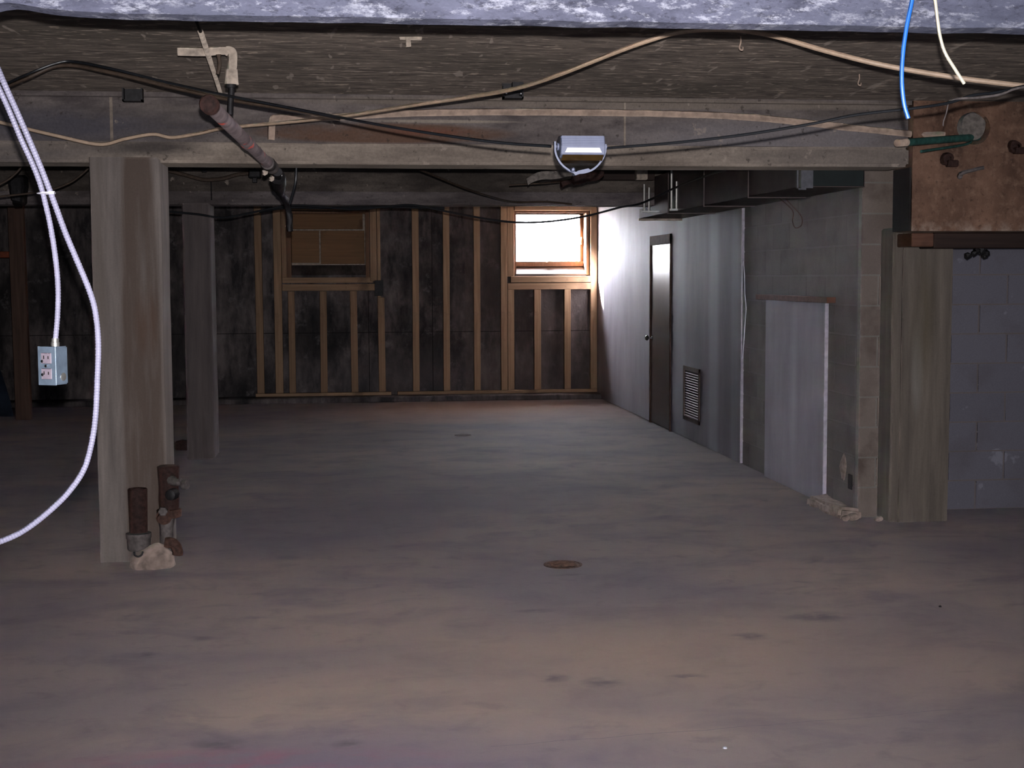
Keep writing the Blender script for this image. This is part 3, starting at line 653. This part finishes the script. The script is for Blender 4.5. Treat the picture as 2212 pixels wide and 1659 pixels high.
# peeled scrap and hooks at slab
p = at(880, 84, 6.1); bm = bmesh.new()
add_box(bm, p.x-0.035, p.x+0.06, 6.06, 6.10, H-0.012, H-0.004, bev=0.002); add_box(bm, p.x-0.01, p.x+0.012, 6.06, 6.075, H-0.045, H-0.006, bev=0.002); rough(bm, 0.004, 30)
tag(obj('paint_scrap', bm, 'pale_dust'), 'pale peeling scrap hanging from the dark slab', 'scrap')
for px, py, lab in ((1600, 95, 'tan wire hook under the slab just below the beige cable crest'), (1856, 176, 'tan wire hook under the slab at right of the beige cable crest')):
    q = atZ(px, py-16, H); tag(obj('wire_hook', tube([q, q+Vector((0, 0, -.025)), q+Vector((-0.006, 0, -.05)), q+Vector((0.006, -0.004, -.058)), q+Vector((0.008, -0.004, -.045))], 0.0035, 6), 'tan_dust', smooth=True), lab, 'hook')

# ================================================================ DUCT
dt = thing('air_duct', 'dark rectangular air duct along the right wall below the ceiling', 'duct', (3.03, 10.7, 2.15))
X0, X1, ZB = 2.83, 3.245, 2.148
bm = bmesh.new()
def duct_seg(y0, y1, z1, th=0.004):
    add_box(bm, X0, X0+th, y0, y1, ZB, z1); add_box(bm, X1-th, X1, y0, y1, ZB, z1); add_box(bm, X0, X1, y0, y1, ZB, ZB+th); add_box(bm, X0, X1, y0, y1, z1-th, z1)
duct_seg(8.40, 12.46, 2.50); duct_seg(12.46, 13.1, 2.238); add_box(bm, X0, X1, 12.455, 12.46, 2.238, 2.5); add_box(bm, X0, X1, 13.095, 13.1, ZB, 2.238); add_box(bm, X0, X1, 8.9, 8.905, ZB, 2.5)
for y in (9.5, 10.7, 11.9): add_box(bm, X0-0.008, X1, y, y+0.02, ZB-0.008, 2.5)
obj('duct_body', bm, 'duct', dt)
bm = bmesh.new(); add_box(bm, X0+0.075, X1-0.006, 8.405, 8.41, ZB+0.006, 2.49); obj('duct_opening', bm, 'duct_dark', dt)  # black plate paints the dark inside of the open duct end
bm = bmesh.new(); add_box(bm, X0-0.005, X0+0.072, 8.37, 8.40, ZB-0.01, 2.5); add_box(bm, X0-0.03, X0-0.02, 8.375, 8.395, ZB-0.02, 2.42); add_box(bm, X0-0.03, X0+0.03, 8.375, 8.395, ZB-0.02, ZB-0.01); obj('duct_flange', bm, 'duct_flange', dt)
def strap(px, y0p, y1p, label, twin_from, X=X0-0.03):
    a = atX(px, y0p, X); b = atX(px, y1p, X); zt = min(a.z, 2.62)
    t_ = thing('hanger_strap', label, 'strap', (X, b.y, b.z))
    for s in (-0.022, 0.022):
        top = zt if s < 0 else atX(px, twin_from, X).z
        obj('rod', tube([(X+s, b.y, b.z), (X+s, b.y, top)], 0.012, 8, smooth=False), 'zinc', t_, smooth=True)
    obj('clip', box(X-0.04, max(X+0.04, X0-0.002), b.y-0.014, b.y+0.02, b.z-0.012, b.z+0.004), 'zinc', t_)
strap(1397, 398, 456, 'shorter bright twin duct strap nearer the window', 405, 2.715)
strap(1456, 352, 452, 'taller bright duct strap, right of the shorter one', 392)
obj('far_lip', box(X0-0.01, X1, 13.08, 13.12, ZB-0.02, ZB-0.001), 'pale_dust', dt)
P = [Vector((3.1, 9.65, 2.148)), atX(1712, 455, 3.1), atX(1712, 478, 3.1), atX(1718, 492, 3.1), atX(1730, 488, 3.1), atX(1733, 474, 3.1), atX(1724, 458, 3.1), Vector((3.12, 9.6, 2.148))]
tag(obj('wire_loop', tube(P, 0.0035, 6), 'rust', smooth=True), 'thin reddish wire loop hanging from the duct', 'wire')
# dark board + pale block between beams
p, q = at(1292, 366, 12.3), at(1480, 388, 12.3)
tag(obj('timber_board', box(p.x, 2.82, 12.40, 12.50, q.z, p.z, bev=0.004), 'dark_wood'), 'dark horizontal board under the ceiling just left of the duct', 'board')
p = at(1384, 376, 12.35); tag(obj('wood_block', box(p.x-0.045, p.x+0.06, 12.33, 12.402, p.z-0.05, p.z+0.045, bev=0.006), 'pale_dust'), 'pale wooden block fixed on the dark board left of the duct', 'block')
# torn insulation scrap under the floodlight
bm = bmesh.new(); p, q = at(1228, 388, 9.3), at(1300, 372, 9.3)
P = [at(x, y, 9.3) for x, y in ((1212, 398), (1245, 388), (1280, 380), (1300, 366))]
add_tube(bm, P, [0.02]*6+[0.035]*8+[0.045]*10+[0.03]*4, 8, 8); rough(bm, 0.018, 12)
q = at(1282, 376, 9.3); add_box(bm, q.x-.004, q.x+.004, q.y-.004, q.y+.004, q.z, H)
tag(obj('hanging_scrap', bm, 'rust_dark'), 'dark torn scrap hanging behind the floodlight bracket', 'scrap')
bm = bmesh.new(); P = [at(x, y, 9.6) for x, y in ((1140, 392), (1185, 378), (1240, 372), (1290, 364))]; add_tube(bm, P, 0.03, 6, 6); rough(bm, 0.02, 10)
q = at(1285, 365, 9.6); add_box(bm, q.x-.004, q.x+.004, q.y-.004, q.y+.004, q.z, H)
tag(obj('insulation_strip', bm, 'sleeve'), 'pale drooping insulation strip behind the floodlight', 'insulation')

# ================================================================ PIPES AT LEFT OF CEILING
a, b = at(450, 224, 5.1), at(578, 352, 7.4)
dv = (b-a); Ld = dv.length; dv.normalize()
pp = thing('drain_pipe', 'slanting rusty pipe with capped near end and black fittings, passing under the beam', 'pipe', b)
obj('pipe_body', lathe([(0.028, 0.04), (0.028, Ld*0.55), (0.031, Ld*0.55), (0.031, Ld*0.6), (0.027, Ld*0.6), (0.027, Ld)], a, dv, 18), 'old_pipe', pp, smooth=True)
obj('end_cap', lathe([(0.024, -0.004), (0.031, 0.0), (0.034, 0.006), (0.034, 0.06), (0.029, 0.065)], a, dv, 20), 'rust_dark', pp, smooth=True)
c = at(598, 372, 7.75)
bm = lathe([(0.024, -0.02), (0.036, -0.01), (0.038, 0.05), (0.03, 0.06), (0.03, 0.13), (0.036, 0.14), (0.036, 0.17), (0.022, 0.18)], b, (c-b), 16)
uf = obj('union_fitting', bm, 'iron_grey', pp, smooth=True)
for s_ in (0.3, 1.0):
    bm = bmesh.new(); bmesh.ops.create_icosphere(bm, subdivisions=1, radius=0.018, matrix=Matrix.Translation(b+(c-b)*s_+Vector((-0.03, 0, -0.035)))); rough(bm, 0.005, 40); obj('lug', bm, 'pale_dust', uf)
P = [c, at(600, 385, 7.9), at(601, 398, 8.1), at(606, 415, 8.3), at(615, 432, 8.5), at(622, 455, 8.6), at(626, 500, 8.6)]
bm = tube(P, [0.026]*6+[0.045]*12+[0.03]*6+[0.02]*24, 10, 8); rough(bm, 0.008, 16); obj('black_valve', bm, 'iron_black', pp, smooth=True)
q = at(601, 398, 8.42); obj('hanger_rod', box(q.x-.005, q.x+.005, 8.41, 8.42, q.z, H), 'iron_black', pp)
P = [at(640, 360, 8.45), at(638, 395, 8.45), at(626, 440, 8.5)]
tag(obj('black_hose', tube(P, 0.008, 8), 'cable_black', smooth=True), 'thin black hose dropping from the beam to the valve end', 'hose')

ep = thing('elbow_pipe', 'pale dusty tee pipe with elbow dropping below the slab above the slanting pipe', 'pipe', at(500, 245, 6.1))
obj('horizontal_run', tube([at(384, 111, 6.1), at(440, 112, 6.1), at(480, 109, 6.1), at(494, 111, 6.1)], 0.018, 12), 'pale_dust', ep, smooth=True)
bm = tube([at(488, 110, 6.1), at(499, 112, 6.1), at(502, 126, 6.1), at(501, 150, 6.1)], 0.021, 12); add_tube(bm, [at(500, 150, 6.1), at(500, 182, 6.1)], [0.026, 0.03, 0.022], 12, smooth=False); rough(bm, 0.003, 40)
obj('elbow', bm, 'pale_dust', ep, smooth=True)
bm = tube([at(500, 178, 6.1), at(500, 196, 6.1), at(498, 220, 6.1), at(497, 248, 6.1)], 0.014, 10); add_tube(bm, [at(499, 172, 6.1), at(499, 190, 6.1)], 0.024, 10, smooth=False)
obj('drop_tube', bm, 'iron_black', ep, smooth=True)
bm = tube([at(472, 118, 6.08), at(474, 140, 6.08), at(470, 160, 6.08)], [0.012, 0.01, 0.008], 8); obj('stub', bm, 'cable_brown', ep, smooth=True)
tr = thing('slab_rod', 'thin pale rod slanting across the slab with black tip, crossing the tee pipe', 'rod', atZ(476, 200, 2.56))
a, b = at(433, 68, 5.7), at(476, 200, 6.9)
obj('rod_body', tube([a, a.lerp(b, .5), b], [0.012, 0.012, 0.012, 0.011, 0.01, 0.01], 8, 3), 'pale_dust', tr, smooth=True); obj('rod_tip', tube([at(425, 47, 5.6), a], 0.007, 8, smooth=False), 'iron_black', tr, smooth=True)
# brown pipe run under beam 2 at left
P = [at(x, y, 12.2) for x, y in ((362, 368), (400, 378), (440, 388), (480, 386), (520, 376), (590, 372))]
tag(obj('brown_pipe', tube(P, 0.016, 8), 'cable_brown', smooth=True), 'sagging brown cable under the ceiling above the far slim column', 'cable')
for (x, y, w_, h_, lab) in ((440, 362, 46, 10, 'wide black clamp under the ceiling right of the near left column'), (551, 376, 26, 18, 'smaller black clamp hanging left of the black valve')):
    p = at(x, y, 12.1); k = 12.1/3000; bm = box(p.x-w_*k/2, p.x+w_*k/2, 12.06, 12.14, p.z-h_*k/2, p.z+h_*k/2, bev=0.01); add_box(bm, p.x-0.02, p.x+0.02, 12.08, 12.12, p.z-h_*k, p.z, bev=0.004); rough(bm, 0.01, 12)
    add_box(bm, p.x-0.006, p.x+0.006, 12.09, 12.1, p.z, H)
    tag(obj('pipe_clamp', bm, 'iron_black'), lab, 'clamp')
tag(obj('drop_wire', tube([at(456, 392, 12.2), at(457, 432, 12.2)], 0.006, 6, smooth=False), 'iron_black'), 'short black wire hanging above the far slim column', 'wire')

# ================================================================ VALVES AT COLUMN FOOT
va = thing('standpipe', 'rusty open-top standpipe with grey collar at the foot of the near left column', 'pipe', (-1.16, 7.84, 0))
x = at(298, 1100, 7.85).x
obj('pipe_body', lathe([(0.046, 0.18), (0.05, 0.19), (0.054, 0.43), (0.05, 0.435), (0.04, 0.43), (0.038, 0.38), (0.001, 0.38)], (x, 7.85, 0), (0, 0, 1), 20), 'rust_dark', va, smooth=True)
obj('collar', lathe([(0.058, 0.09), (0.064, 0.10), (0.066, 0.155), (0.07, 0.16), (0.07, 0.185), (0.05, 0.19)], (x, 7.85, 0), (0, 0, 1), 20), 'iron_grey', va, smooth=True)
vb = thing('valve_stack', 'stack of dark rusty valves and flanges beside the near left column foot', 'valve', (-0.97, 7.88, 0))
x = at(364, 1040, 7.88).x; O = (x, 7.88, 0)
obj('upper_pipe', lathe([(0.055, 0.31), (0.058, 0.36), (0.055, 0.44), (0.06, 0.53), (0.062, 0.55), (0.05, 0.556)], O, (0, 0, 1), 18), 'rust_dark', vb, smooth=True)
obj('flange', lathe([(0.06, 0.265), (0.068, 0.27), (0.07, 0.305), (0.066, 0.31), (0.05, 0.315)], O, (0, 0, 1), 18), 'rust', vb, smooth=True)
obj('lower_pipe', lathe([(0.04, 0.05), (0.038, 0.2), (0.05, 0.265)], (x-0.02, 7.9, 0), (0, 0, 1), 14), 'iron_grey', vb, smooth=True)
p = at(354, 1117, 7.8)
obj('valve_cap', lathe([(0.012, -0.05), (0.03, -0.045), (0.034, -0.03), (0.034, -0.01), (0.043, -0.005), (0.043, 0.06)], p, (0, 1, 0.1), 16), 'rust', vb, smooth=True)
bm = tube([at(368, 1035, 7.85), at(380, 1042, 7.8), at(392, 1040, 7.78)], [0.03, 0.028, 0.024, 0.02], 10, 3); add_lathe(bm, [(0.022, 0), (0.03, 0.01), (0.03, 0.03)], at(394, 1046, 7.78), (0.8, -0.4, 0), 10)
obj('side_outlet', bm, 'iron_grey', vb, smooth=True)
p = at(352, 1105, 7.74); obj('hex_nut', lathe([(0.02, -0.012), (0.026, -0.008), (0.026, 0.01)], p, (0, 1, 0.1), 6), 'iron_grey', vb)
p = at(371, 1068, 7.81); obj('gland', lathe([(0.02, -0.03), (0.03, -0.025), (0.034, 0.03)], p, (0.3, 1, 0), 10), 'iron_black', vb, smooth=True)
p = at(376, 1190, 7.78); bm = tube([p+Vector((-0.05, 0, 0.05)), p+Vector((0, 0, 0.04)), p+Vector((0.02, -0.01, 0)), p+Vector((0.02, -0.01, -0.02))], [0.025, 0.03, 0.032, 0.03, 0.03], 10, 4)
obj('bottom_elbow', bm, 'rust', vb, smooth=True)
bm = bmesh.new(); bmesh.ops.create_uvsphere(bm, u_segments=28, v_segments=14, radius=1)
cx = (at(280, 1220, 7.78).x+at(375, 1220, 7.78).x)/2
for v in bm.verts:
    z = max(v.co.z, 0); v.co = Vector((cx+v.co.x*0.135, 7.83+v.co.y*0.11, z*0.125))
rough(bm, 0.02, 14)
for v in bm.verts: v.co.z = max(0.0, v.co.z)
tag(obj('mortar_mound', bm, 'rubble', smooth=True), 'lumpy pale mortar mound around the pipes at the near column foot', 'mound')
p = at(299, 1192, 7.735); bm = tube([p+Vector((-.022, 0, 0)), p+Vector((-.018, -.01, -.016)), p+Vector((0, -.014, -.024)), p+Vector((.018, -.01, -.016)), p+Vector((.024, 0, 0))], 0.006, 6)
tag(obj('half_ring', bm, 'iron_black', smooth=True), 'small black half ring set in the pale mortar mound', 'ring')
p = atZ(402, 972, 0); bm = box(p.x-0.1, p.x+0.03, p.y-0.04, p.y+0.05, 0, 0.09, bev=0.012); rough(bm, 0.015, 14, 1)
for v in bm.verts: v.co.z = max(0, v.co.z)
tag(obj('rubble_piece', bm, 'rust_dark'), 'dark brown rubble piece left of the far slim column foot', 'rubble')

# floor drain covers
p = atZ(1216, 1220, 0); dc = thing('drain_cover', 'round rusty drain cover in the middle of the floor', 'drain cover', (p.x, p.y, 0))
obj('cover_ring', lathe([(0.108, 0.0), (0.108, 0.004), (0.094, 0.005), (0.092, 0.002)], (p.x, p.y, 0), (0, 0, 1), 32), 'rust', dc)
bm = lathe([(0.09, 0.0), (0.09, 0.0035), (0.03, 0.005)], (p.x, p.y, 0), (0, 0, 1), 28)
for k in range(-3, 4): add_box(bm, p.x-0.07, p.x+0.07, p.y+k*0.02-0.004, p.y+k*0.02+0.004, 0.003, 0.008)
obj('cover_plate', bm, 'drain', dc)
p = atZ(1000, 940, 0); bm = lathe([(0.085, 0), (0.085, 0.004), (0.07, 0.006), (0.03, 0.004)], (p.x, p.y, 0), (0, 0, 1), 20); tag(obj('drain_cover', bm, 'rust_dark'), 'small dark drain cover on the floor towards the back wall', 'drain cover')
for px, py, r_, lab in ((1566, 1618, 0.008, 'tiny white chip on the floor at the bottom right'), (2031, 1312, 0.008, 'tiny dark pebble on the floor at right')):
    p = atZ(px, py, 0); bm = bmesh.new(); bmesh.ops.create_icosphere(bm, subdivisions=1, radius=r_)
    for v in bm.verts: v.co = Vector((p.x+v.co.x, p.y+v.co.y, max(0, v.co.z*0.7+r_*0.5)))
    rough(bm, 0.002, 60)
    for v in bm.verts: v.co.z = max(0, v.co.z)
    tag(obj('floor_chip', bm, 'bead' if px < 1800 else 'iron_black'), lab, 'chip')

# ================================================================ CABLES
def cable(name, pts, r, m, label, cat='cable', n=8, sub=8):
    return tag(obj(name, tube([at(*p) for p in pts], r, n, sub), m, smooth=True), label, cat)
cable('ceiling_cable', [(-60, 250, 7.6), (45, 275, 7.7), (130, 295, 7.7), (215, 312, 7.75), (270, 300, 7.8), (330, 290, 7.85), (372, 297, 7.85), (430, 288, 7.8), (490, 276, 7.7), (640, 262, 7.4), (760, 248, 7.1), (900, 226, 6.7), (1010, 210, 6.4), (1110, 192, 6.1), (1200, 164, 5.8), (1330, 113, 5.5), (1400, 88, 5.4), (1460, 71, 5.35), (1530, 64, 5.3), (1600, 66, 5.3), (1680, 80, 5.2), (1780, 109, 5.1), (1900, 139, 5.0), (2030, 162, 4.95), (2130, 176, 4.9), (2300, 195, 4.85)], 0.0095, 'cable_beige', 'thick beige cable arching across the ceiling from left to right')
lampY = 5.0
cable('lamp_cable', [(-80, 215, 6.6), (0, 186, 6.5), (60, 160, 6.4), (120, 137, 6.4), (160, 133, 6.4), (240, 148, 6.3), (370, 180, 6.2), (500, 208, 6.0), (700, 247, 5.7), (850, 275, 5.4), (1000, 298, 5.2), (1100, 310, 5.1), (1190, 316, 5.0)], 0.0058, 'cable_black', 'black cable running from the left edge to the floodlight')
cable('slack_cable', [(-80, 225, 6.8), (0, 193, 6.7), (60, 168, 6.6), (135, 141, 6.6), (240, 157, 6.5), (370, 188, 6.4), (500, 216, 6.2), (640, 238, 6.0), (700, 250, 6.0), (735, 256, 6.0)], 0.009, 'cable_brown', 'brownish cable just under the black cable at upper left')
cable('lamp_cable', [(1310, 320, 5.0), (1450, 309, 4.9), (1600, 292, 4.8), (1750, 268, 4.7), (1850, 248, 4.65), (1980, 233, 4.6), (2050, 222, 4.6), (2100, 206, 4.6), (2150, 200, 4.6), (2212, 186, 4.6), (2300, 170, 4.6)], 0.005, 'cable_black', 'black cable running from the floodlight to the right edge')
cable('twisted_cable', [(2040, 226, 4.62), (2065, 214, 4.6), (2110, 211, 4.58), (2160, 204, 4.58), (2200, 190, 4.56), (2290, 176, 4.55)], 0.0045, 'iron_grey', 'grey cable twisted with the black one at the upper right corner')
cable('drop_wire', [(2048, 224, 4.62), (2044, 244, 4.62), (2038, 262, 4.62), (2037, 272, 4.62)], 0.0025, 'iron_grey', 'thin grey wire end hanging in front of the brown beam', 'wire')
cable('blue_cable', [(1974, -40, 3.2), (1970, 0, 3.2), (1958, 60, 3.2), (1950, 120, 3.2), (1948, 175, 3.2), (1953, 225, 3.2), (1962, 256, 3.2)], 0.0052, 'cable_blue', 'bright blue cable end hanging from the top at right')
cable('white_cable', [(2016, -40, 3.35), (2020, 0, 3.35), (2026, 50, 3.35), (2032, 85, 3.35), (2042, 115, 3.35), (2062, 148, 3.35), (2083, 181, 3.35)], 0.0042, 'cable_white', 'cream white cable end hanging beside the blue one')
cable('sagging_cable', [(300, 452, 12.2), (420, 462, 12.2), (480, 470, 12.2), (540, 460, 12.2), (610, 446, 12.2), (660, 444, 12.2), (760, 452, 12.2), (830, 447, 12.2), (890, 443, 12.2), (960, 456, 12.2), (1040, 471, 12.2), (1110, 480, 12.2), (1180, 479, 12.2), (1260, 468, 12.2), (1340, 448, 12.1), (1385, 439, 12.0), (1460, 405, 11.4), (1530, 378, 10.4), (1570, 366, 9.9)], 0.009, 'cable_black', 'thin black cable sagging below the far beam in front of the window')
cable('second_cable', [(560, 457, 12.55), (620, 448, 12.6), (700, 449, 12.6), (780, 448, 12.6), (860, 447, 12.6), (960, 450, 12.6)], 0.013, 'cable_black', 'thicker black cable hugging the far beam above the boarded window')
cable('grey_cable', [(860, 350, 9.5), (920, 372, 10), (1000, 405, 10.6), (1060, 425, 11.2), (1110, 436, 12), (1180, 436, 12.2), (1235, 441, 12.35)], 0.008, 'cable_brown', 'thin brownish cable slanting down under the near beam towards the window')
cable('grey_cable', [(1100, 400, 10.5), (1180, 395, 10.4), (1230, 388, 10.2), (1280, 376, 10), (1310, 364, 9.6)], 0.006, 'cable_brown', 'short thin cable behind the floodlight bracket')
cable('left_cable', [(-30, 432, 10), (0, 425, 10), (60, 418, 10), (110, 410, 10), (150, 395, 10), (175, 378, 10), (200, 355, 10)], 0.007, 'cable_brown', 'thin cable curving behind the tied conduits at left')
cable('left_cable', [(-30, 412, 9.6), (0, 398, 9.6), (22, 385, 9.6), (42, 366, 9.6), (50, 350, 9.6)], 0.007, 'cable_brown', 'short thin cable arc at the far left under the beam')

# flexible conduits with outlet box
FY = 3.85
def flex(name, pts, r, label):
    return tag(obj(name, tube([at(*p) for p in pts], r, 10, 10, corr=0.12, step=0.004), 'flex', smooth=False), label, 'conduit')
flex('flexible_conduit', [(-40, 110, 3.9), (-5, 185, FY), (20, 240, FY), (45, 300, FY), (68, 350, FY), (85, 392, FY), (98, 440, FY), (110, 495, FY), (120, 560, FY), (125, 620, FY), (124, 680, FY), (119, 740, FY)], 0.0078, 'grey flexible conduit hanging down to the outlet box')
flex('flexible_conduit', [(-25, 100, 3.87), (8, 178, 3.83), (38, 245, 3.83), (62, 300, 3.83), (84, 352, 3.83), (101, 395, 3.83), (118, 440, 3.83), (140, 500, 3.83), (165, 560, 3.83), (190, 620, 3.83), (205, 670, 3.83), (212, 740, 3.83), (210, 820, 3.83), (206, 900, 3.83), (196, 965, 3.83), (178, 1020, 3.83), (140, 1072, 3.83), (90, 1118, 3.83), (45, 1150, 3.83), (0, 1170, 3.83), (-50, 1185, 3.83)], 0.0084, 'grey flexible conduit looping past the column and out at the left edge')
p = at(98, 417, FY-0.01); bm = tube([p+Vector((-0.02, 0.0, 0)), p+Vector((-0.01, -0.012, 0)), p+Vector((0.014, -0.018, 0)), p+Vector((0.024, 0.0, 0)), p+Vector((0.01, 0.024, 0)), p+Vector((-0.014, 0.024, 0)), p+Vector((-0.02, 0.0, 0))], 0.0028, 6, 4)
add_box(bm, p.x+0.012, p.x+0.026, p.y-0.02, p.y-0.006, p.z-0.004, p.z+0.004)
tag(obj('cable_tie', bm, 'bead', smooth=False), 'pale cable tie holding the two flexible conduits together', 'cable tie')
bp = at(115, 788, FY); BZ = at(115, 830, FY).z; BT = at(115, 748, FY).z
ob = thing('outlet_box', 'galvanised outlet box dangling from the flexible conduit', 'outlet box', (bp.x, FY, BZ)); 
RB = Matrix.Translation((bp.x+0.0, FY, 0)) @ Matrix.Rotation(R(-27), 4, 'Z')
hb = BT-BZ
def ol(name, bm, m, **k):
    for v in bm.verts: v.co = RB @ v.co
    return obj(name, bm, m, ob, **k)
ol('box_body', box(-0.028, 0.028, -0.024, 0.026, BZ, BT, bev=0.003, seg=2), 'box_metal')
ol('cover_plate', box(-0.029, 0.029, -0.0265, -0.0242, BZ-0.001, BT+0.001, bev=0.001), 'box_metal')
for zc in (BZ+hb*0.70, BZ+hb*0.29):
    bm = box(-0.0165, 0.0165, -0.029, -0.0266, zc-0.0145, zc+0.0145, bev=0.0015); f = ol('socket_face', bm, 'outlet')
    for dx, hh in ((-0.007, 0.009), (0.007, 0.008)):
        bm = box(dx-0.0015, dx+0.0015, -0.0298, -0.0289, zc-0.002, zc+hh-0.002)
        for v in bm.verts: v.co = RB @ v.co
        obj('slot', bm, 'near_black', f)
for dx, zc in ((-0.012, BZ+hb*0.62), (0.0, BZ+hb*0.5), (-0.012, BZ+hb*0.27)):
    bm = lathe([(0.004, 0.0), (0.004, 0.0025), (0.002, 0.0035)], (dx, -0.0285, zc), (0, -1, 0), 10); ol('screw', bm, 'chrome', smooth=True)
bm = lathe([(0.011, 0), (0.011, 0.0015), (0.009, 0.002)], (0.028, 0.004, BZ+hb*0.2), (1, 0, 0), 14); ol('knockout', bm, 'zinc', smooth=True)
q = at(119, 742, FY); bm = lathe([(0.012, 0), (0.012, 0.012), (0.0105, 0.013), (0.0105, 0.022)], (q.x, q.y, BT-0.001), (0, 0, 1), 12); obj('connector', bm, 'zinc', ob, smooth=True)

# ================================================================ FLOODLIGHT
lc = at(1253, 322, lampY)
fl_ = thing('floodlight', 'small grey ribbed floodlight with white strip, strung on the black cables', 'lamp', (lc.x, lampY, lc.z-0.05))
k = lampY/3000
bm = bmesh.new()
W_ = 48*k
prof = [(-0.055, 0.042), (0.0, 0.046), (0.045, 0.03), (0.05, -0.005), (0.03, -0.03), (-0.03, -0.035), (-0.062, -0.026), (-0.068, 0.004)]
b_ = prism([(lampY+a, lc.z+b) for a, b in prof], lc.x-W_, lc.x+W_, 'X')
bmesh.ops.bevel(b_, geom=b_.edges[:], offset=0.003, segments=1, affect='EDGES'); obj('housing', b_, 'lamp_grey', fl_)
for kx in range(6):
    z = lc.z+0.040-kx*0.0062; y = lampY-0.056-kx*0.0021
    obj('cooling_rib', box(lc.x-W_+0.004, lc.x+W_-0.004, y-0.004, y+0.01, z-0.0014, z+0.0014), 'lamp_grey', fl_)
y = lampY-0.0705; b_ = prism([(lc.x-40*k, lc.z-11*k), (lc.x+40*k, lc.z-11*k), (lc.x+35*k, lc.z-1*k), (lc.x-35*k, lc.z-1*k)], y-0.002, y+0.004, 'Y'); obj('white_strip', b_, 'lamp_white', fl_)
b_ = prism([(lampY-0.066, lc.z-0.026), (lampY-0.04, lc.z-0.044), (lampY+0.02, lc.z-0.05), (lampY+0.03, lc.z-0.031), (lampY-0.03, lc.z-0.036)], lc.x-W_+0.006, lc.x+W_-0.006, 'X'); obj('lens', b_, 'lamp_glass', fl_)
P = [at(x, y, lampY-0.01) for x, y in ((1198, 306), (1199, 330), (1208, 350), (1222, 364), (1240, 373), (1262, 373), (1282, 365), (1298, 348), (1306, 330), (1307, 312))]
bm = bmesh.new(); Q = smooth_path(P, 5)
rows = []
for i, p in enumerate(Q):
    tt = (Q[min(i+1, len(Q)-1)]-Q[max(i-1, 0)]).normalized(); nn = tt.cross(Vector((0, 1, 0))).normalized()*0.0032
    rows.append([bm.verts.new(p+nn+Vector((0, -.012, 0))), bm.verts.new(p-nn+Vector((0, -.012, 0))), bm.verts.new(p-nn+Vector((0, .012, 0))), bm.verts.new(p+nn+Vector((0, .012, 0)))])
for a, b in zip(rows, rows[1:]):
    for j in range(4): bm.faces.new((a[j], b[j], b[(j+1) % 4], a[(j+1) % 4]))
bm.faces.new(rows[0]); bm.faces.new(rows[-1][::-1]); obj('yoke', bm, 'lamp_grey', fl_)
p = at(1236, 367, lampY-0.02); bm = lathe([(0.004, -0.02), (0.009, -0.014), (0.009, 0.02)], p, (0, 1, 0), 10); obj('yoke_bolt', bm, 'lamp_grey', fl_, smooth=True)
b_ = prism([(at(x, y, lampY).x, at(x, y, lampY).z) for x, y in ((1236, 376), (1246, 370), (1268, 365), (1272, 368), (1252, 376), (1240, 380))], lampY-0.03, lampY+0.02); obj('mount_plate', b_, 'lamp_grey', fl_)
for s in (-1, 1): 
    p = Vector((lc.x+s*W_, lampY-0.01, lc.z+0.008)); obj('pivot_knob', lathe([(0.014, 0), (0.014, 0.006), (0.007, 0.008), (0.007, 0.016)], p, (s, 0, 0), 12), 'lamp_grey', fl_, smooth=True)

# ================================================================ FAR LEFT CORNER
tp = at(34, 455, 16.3); bt = at(52, 905, 16.3)
bm = bmesh.new(); add_box(bm, -0.085, 0.085, -0.045, 0.045, 0, H, bev=0.006)
for v in bm.verts: v.co = Vector((bt.x+v.co.x+(tp.x-bt.x)*min(1, v.co.z/2.4), 16.3+v.co.y, v.co.z))
tag(obj('timber_post', bm, 'post'), 'brown timber post in the dark at the far left', 'post')
a = at(-120, 552, 16.36); b = at(50, 550, 16.36)
tag(obj('orange_rail', box(a.x, b.x, 16.35, 16.39, b.z-0.035, b.z+0.035, bev=0.006), 'orange'), 'dull orange horizontal rail behind the timber post at far left', 'rail')
bm = bmesh.new(); cols = []
for i in range(15):
    x = -5.6+i*0.1; row = []
    for j in range(13):
        z = j*0.17; row.append((x+0.03*math.sin(z*3+i)+ (0.35-0.16*z if i > 9 else 0)*(i-9)/5*(i > 9), 16.75-0.2*z/2+0.05*math.sin(i*1.7)+0.02*math.sin(z*7), z))
    cols.append(row)
for dy in (0, 0.006):
    cols_v = [[bm.verts.new((x, y+dy, z)) for x, y, z in r_] for r_ in cols]
    for a_, b_ in zip(cols_v, cols_v[1:]):
        for j in range(12): bm.faces.new((a_[j], b_[j], b_[j+1], a_[j+1]))
tag(obj('plastic_sheet', bm, 'poly', smooth=True), 'dark blue-grey plastic sheet hanging in the corner at far left', 'plastic sheet')
p = at(40, 405, 12.3); bm = box(p.x-0.06, p.x+0.05, 12.2, 12.4, p.z-0.14, p.z+0.1, bev=0.02); rough(bm, 0.03, 8, 2); add_box(bm, p.x-0.005, p.x+0.005, 12.29, 12.3, p.z, H)
tag(obj('hanging_lump', bm, 'iron_black'), 'black lump hanging from the ceiling at far left', 'fitting')
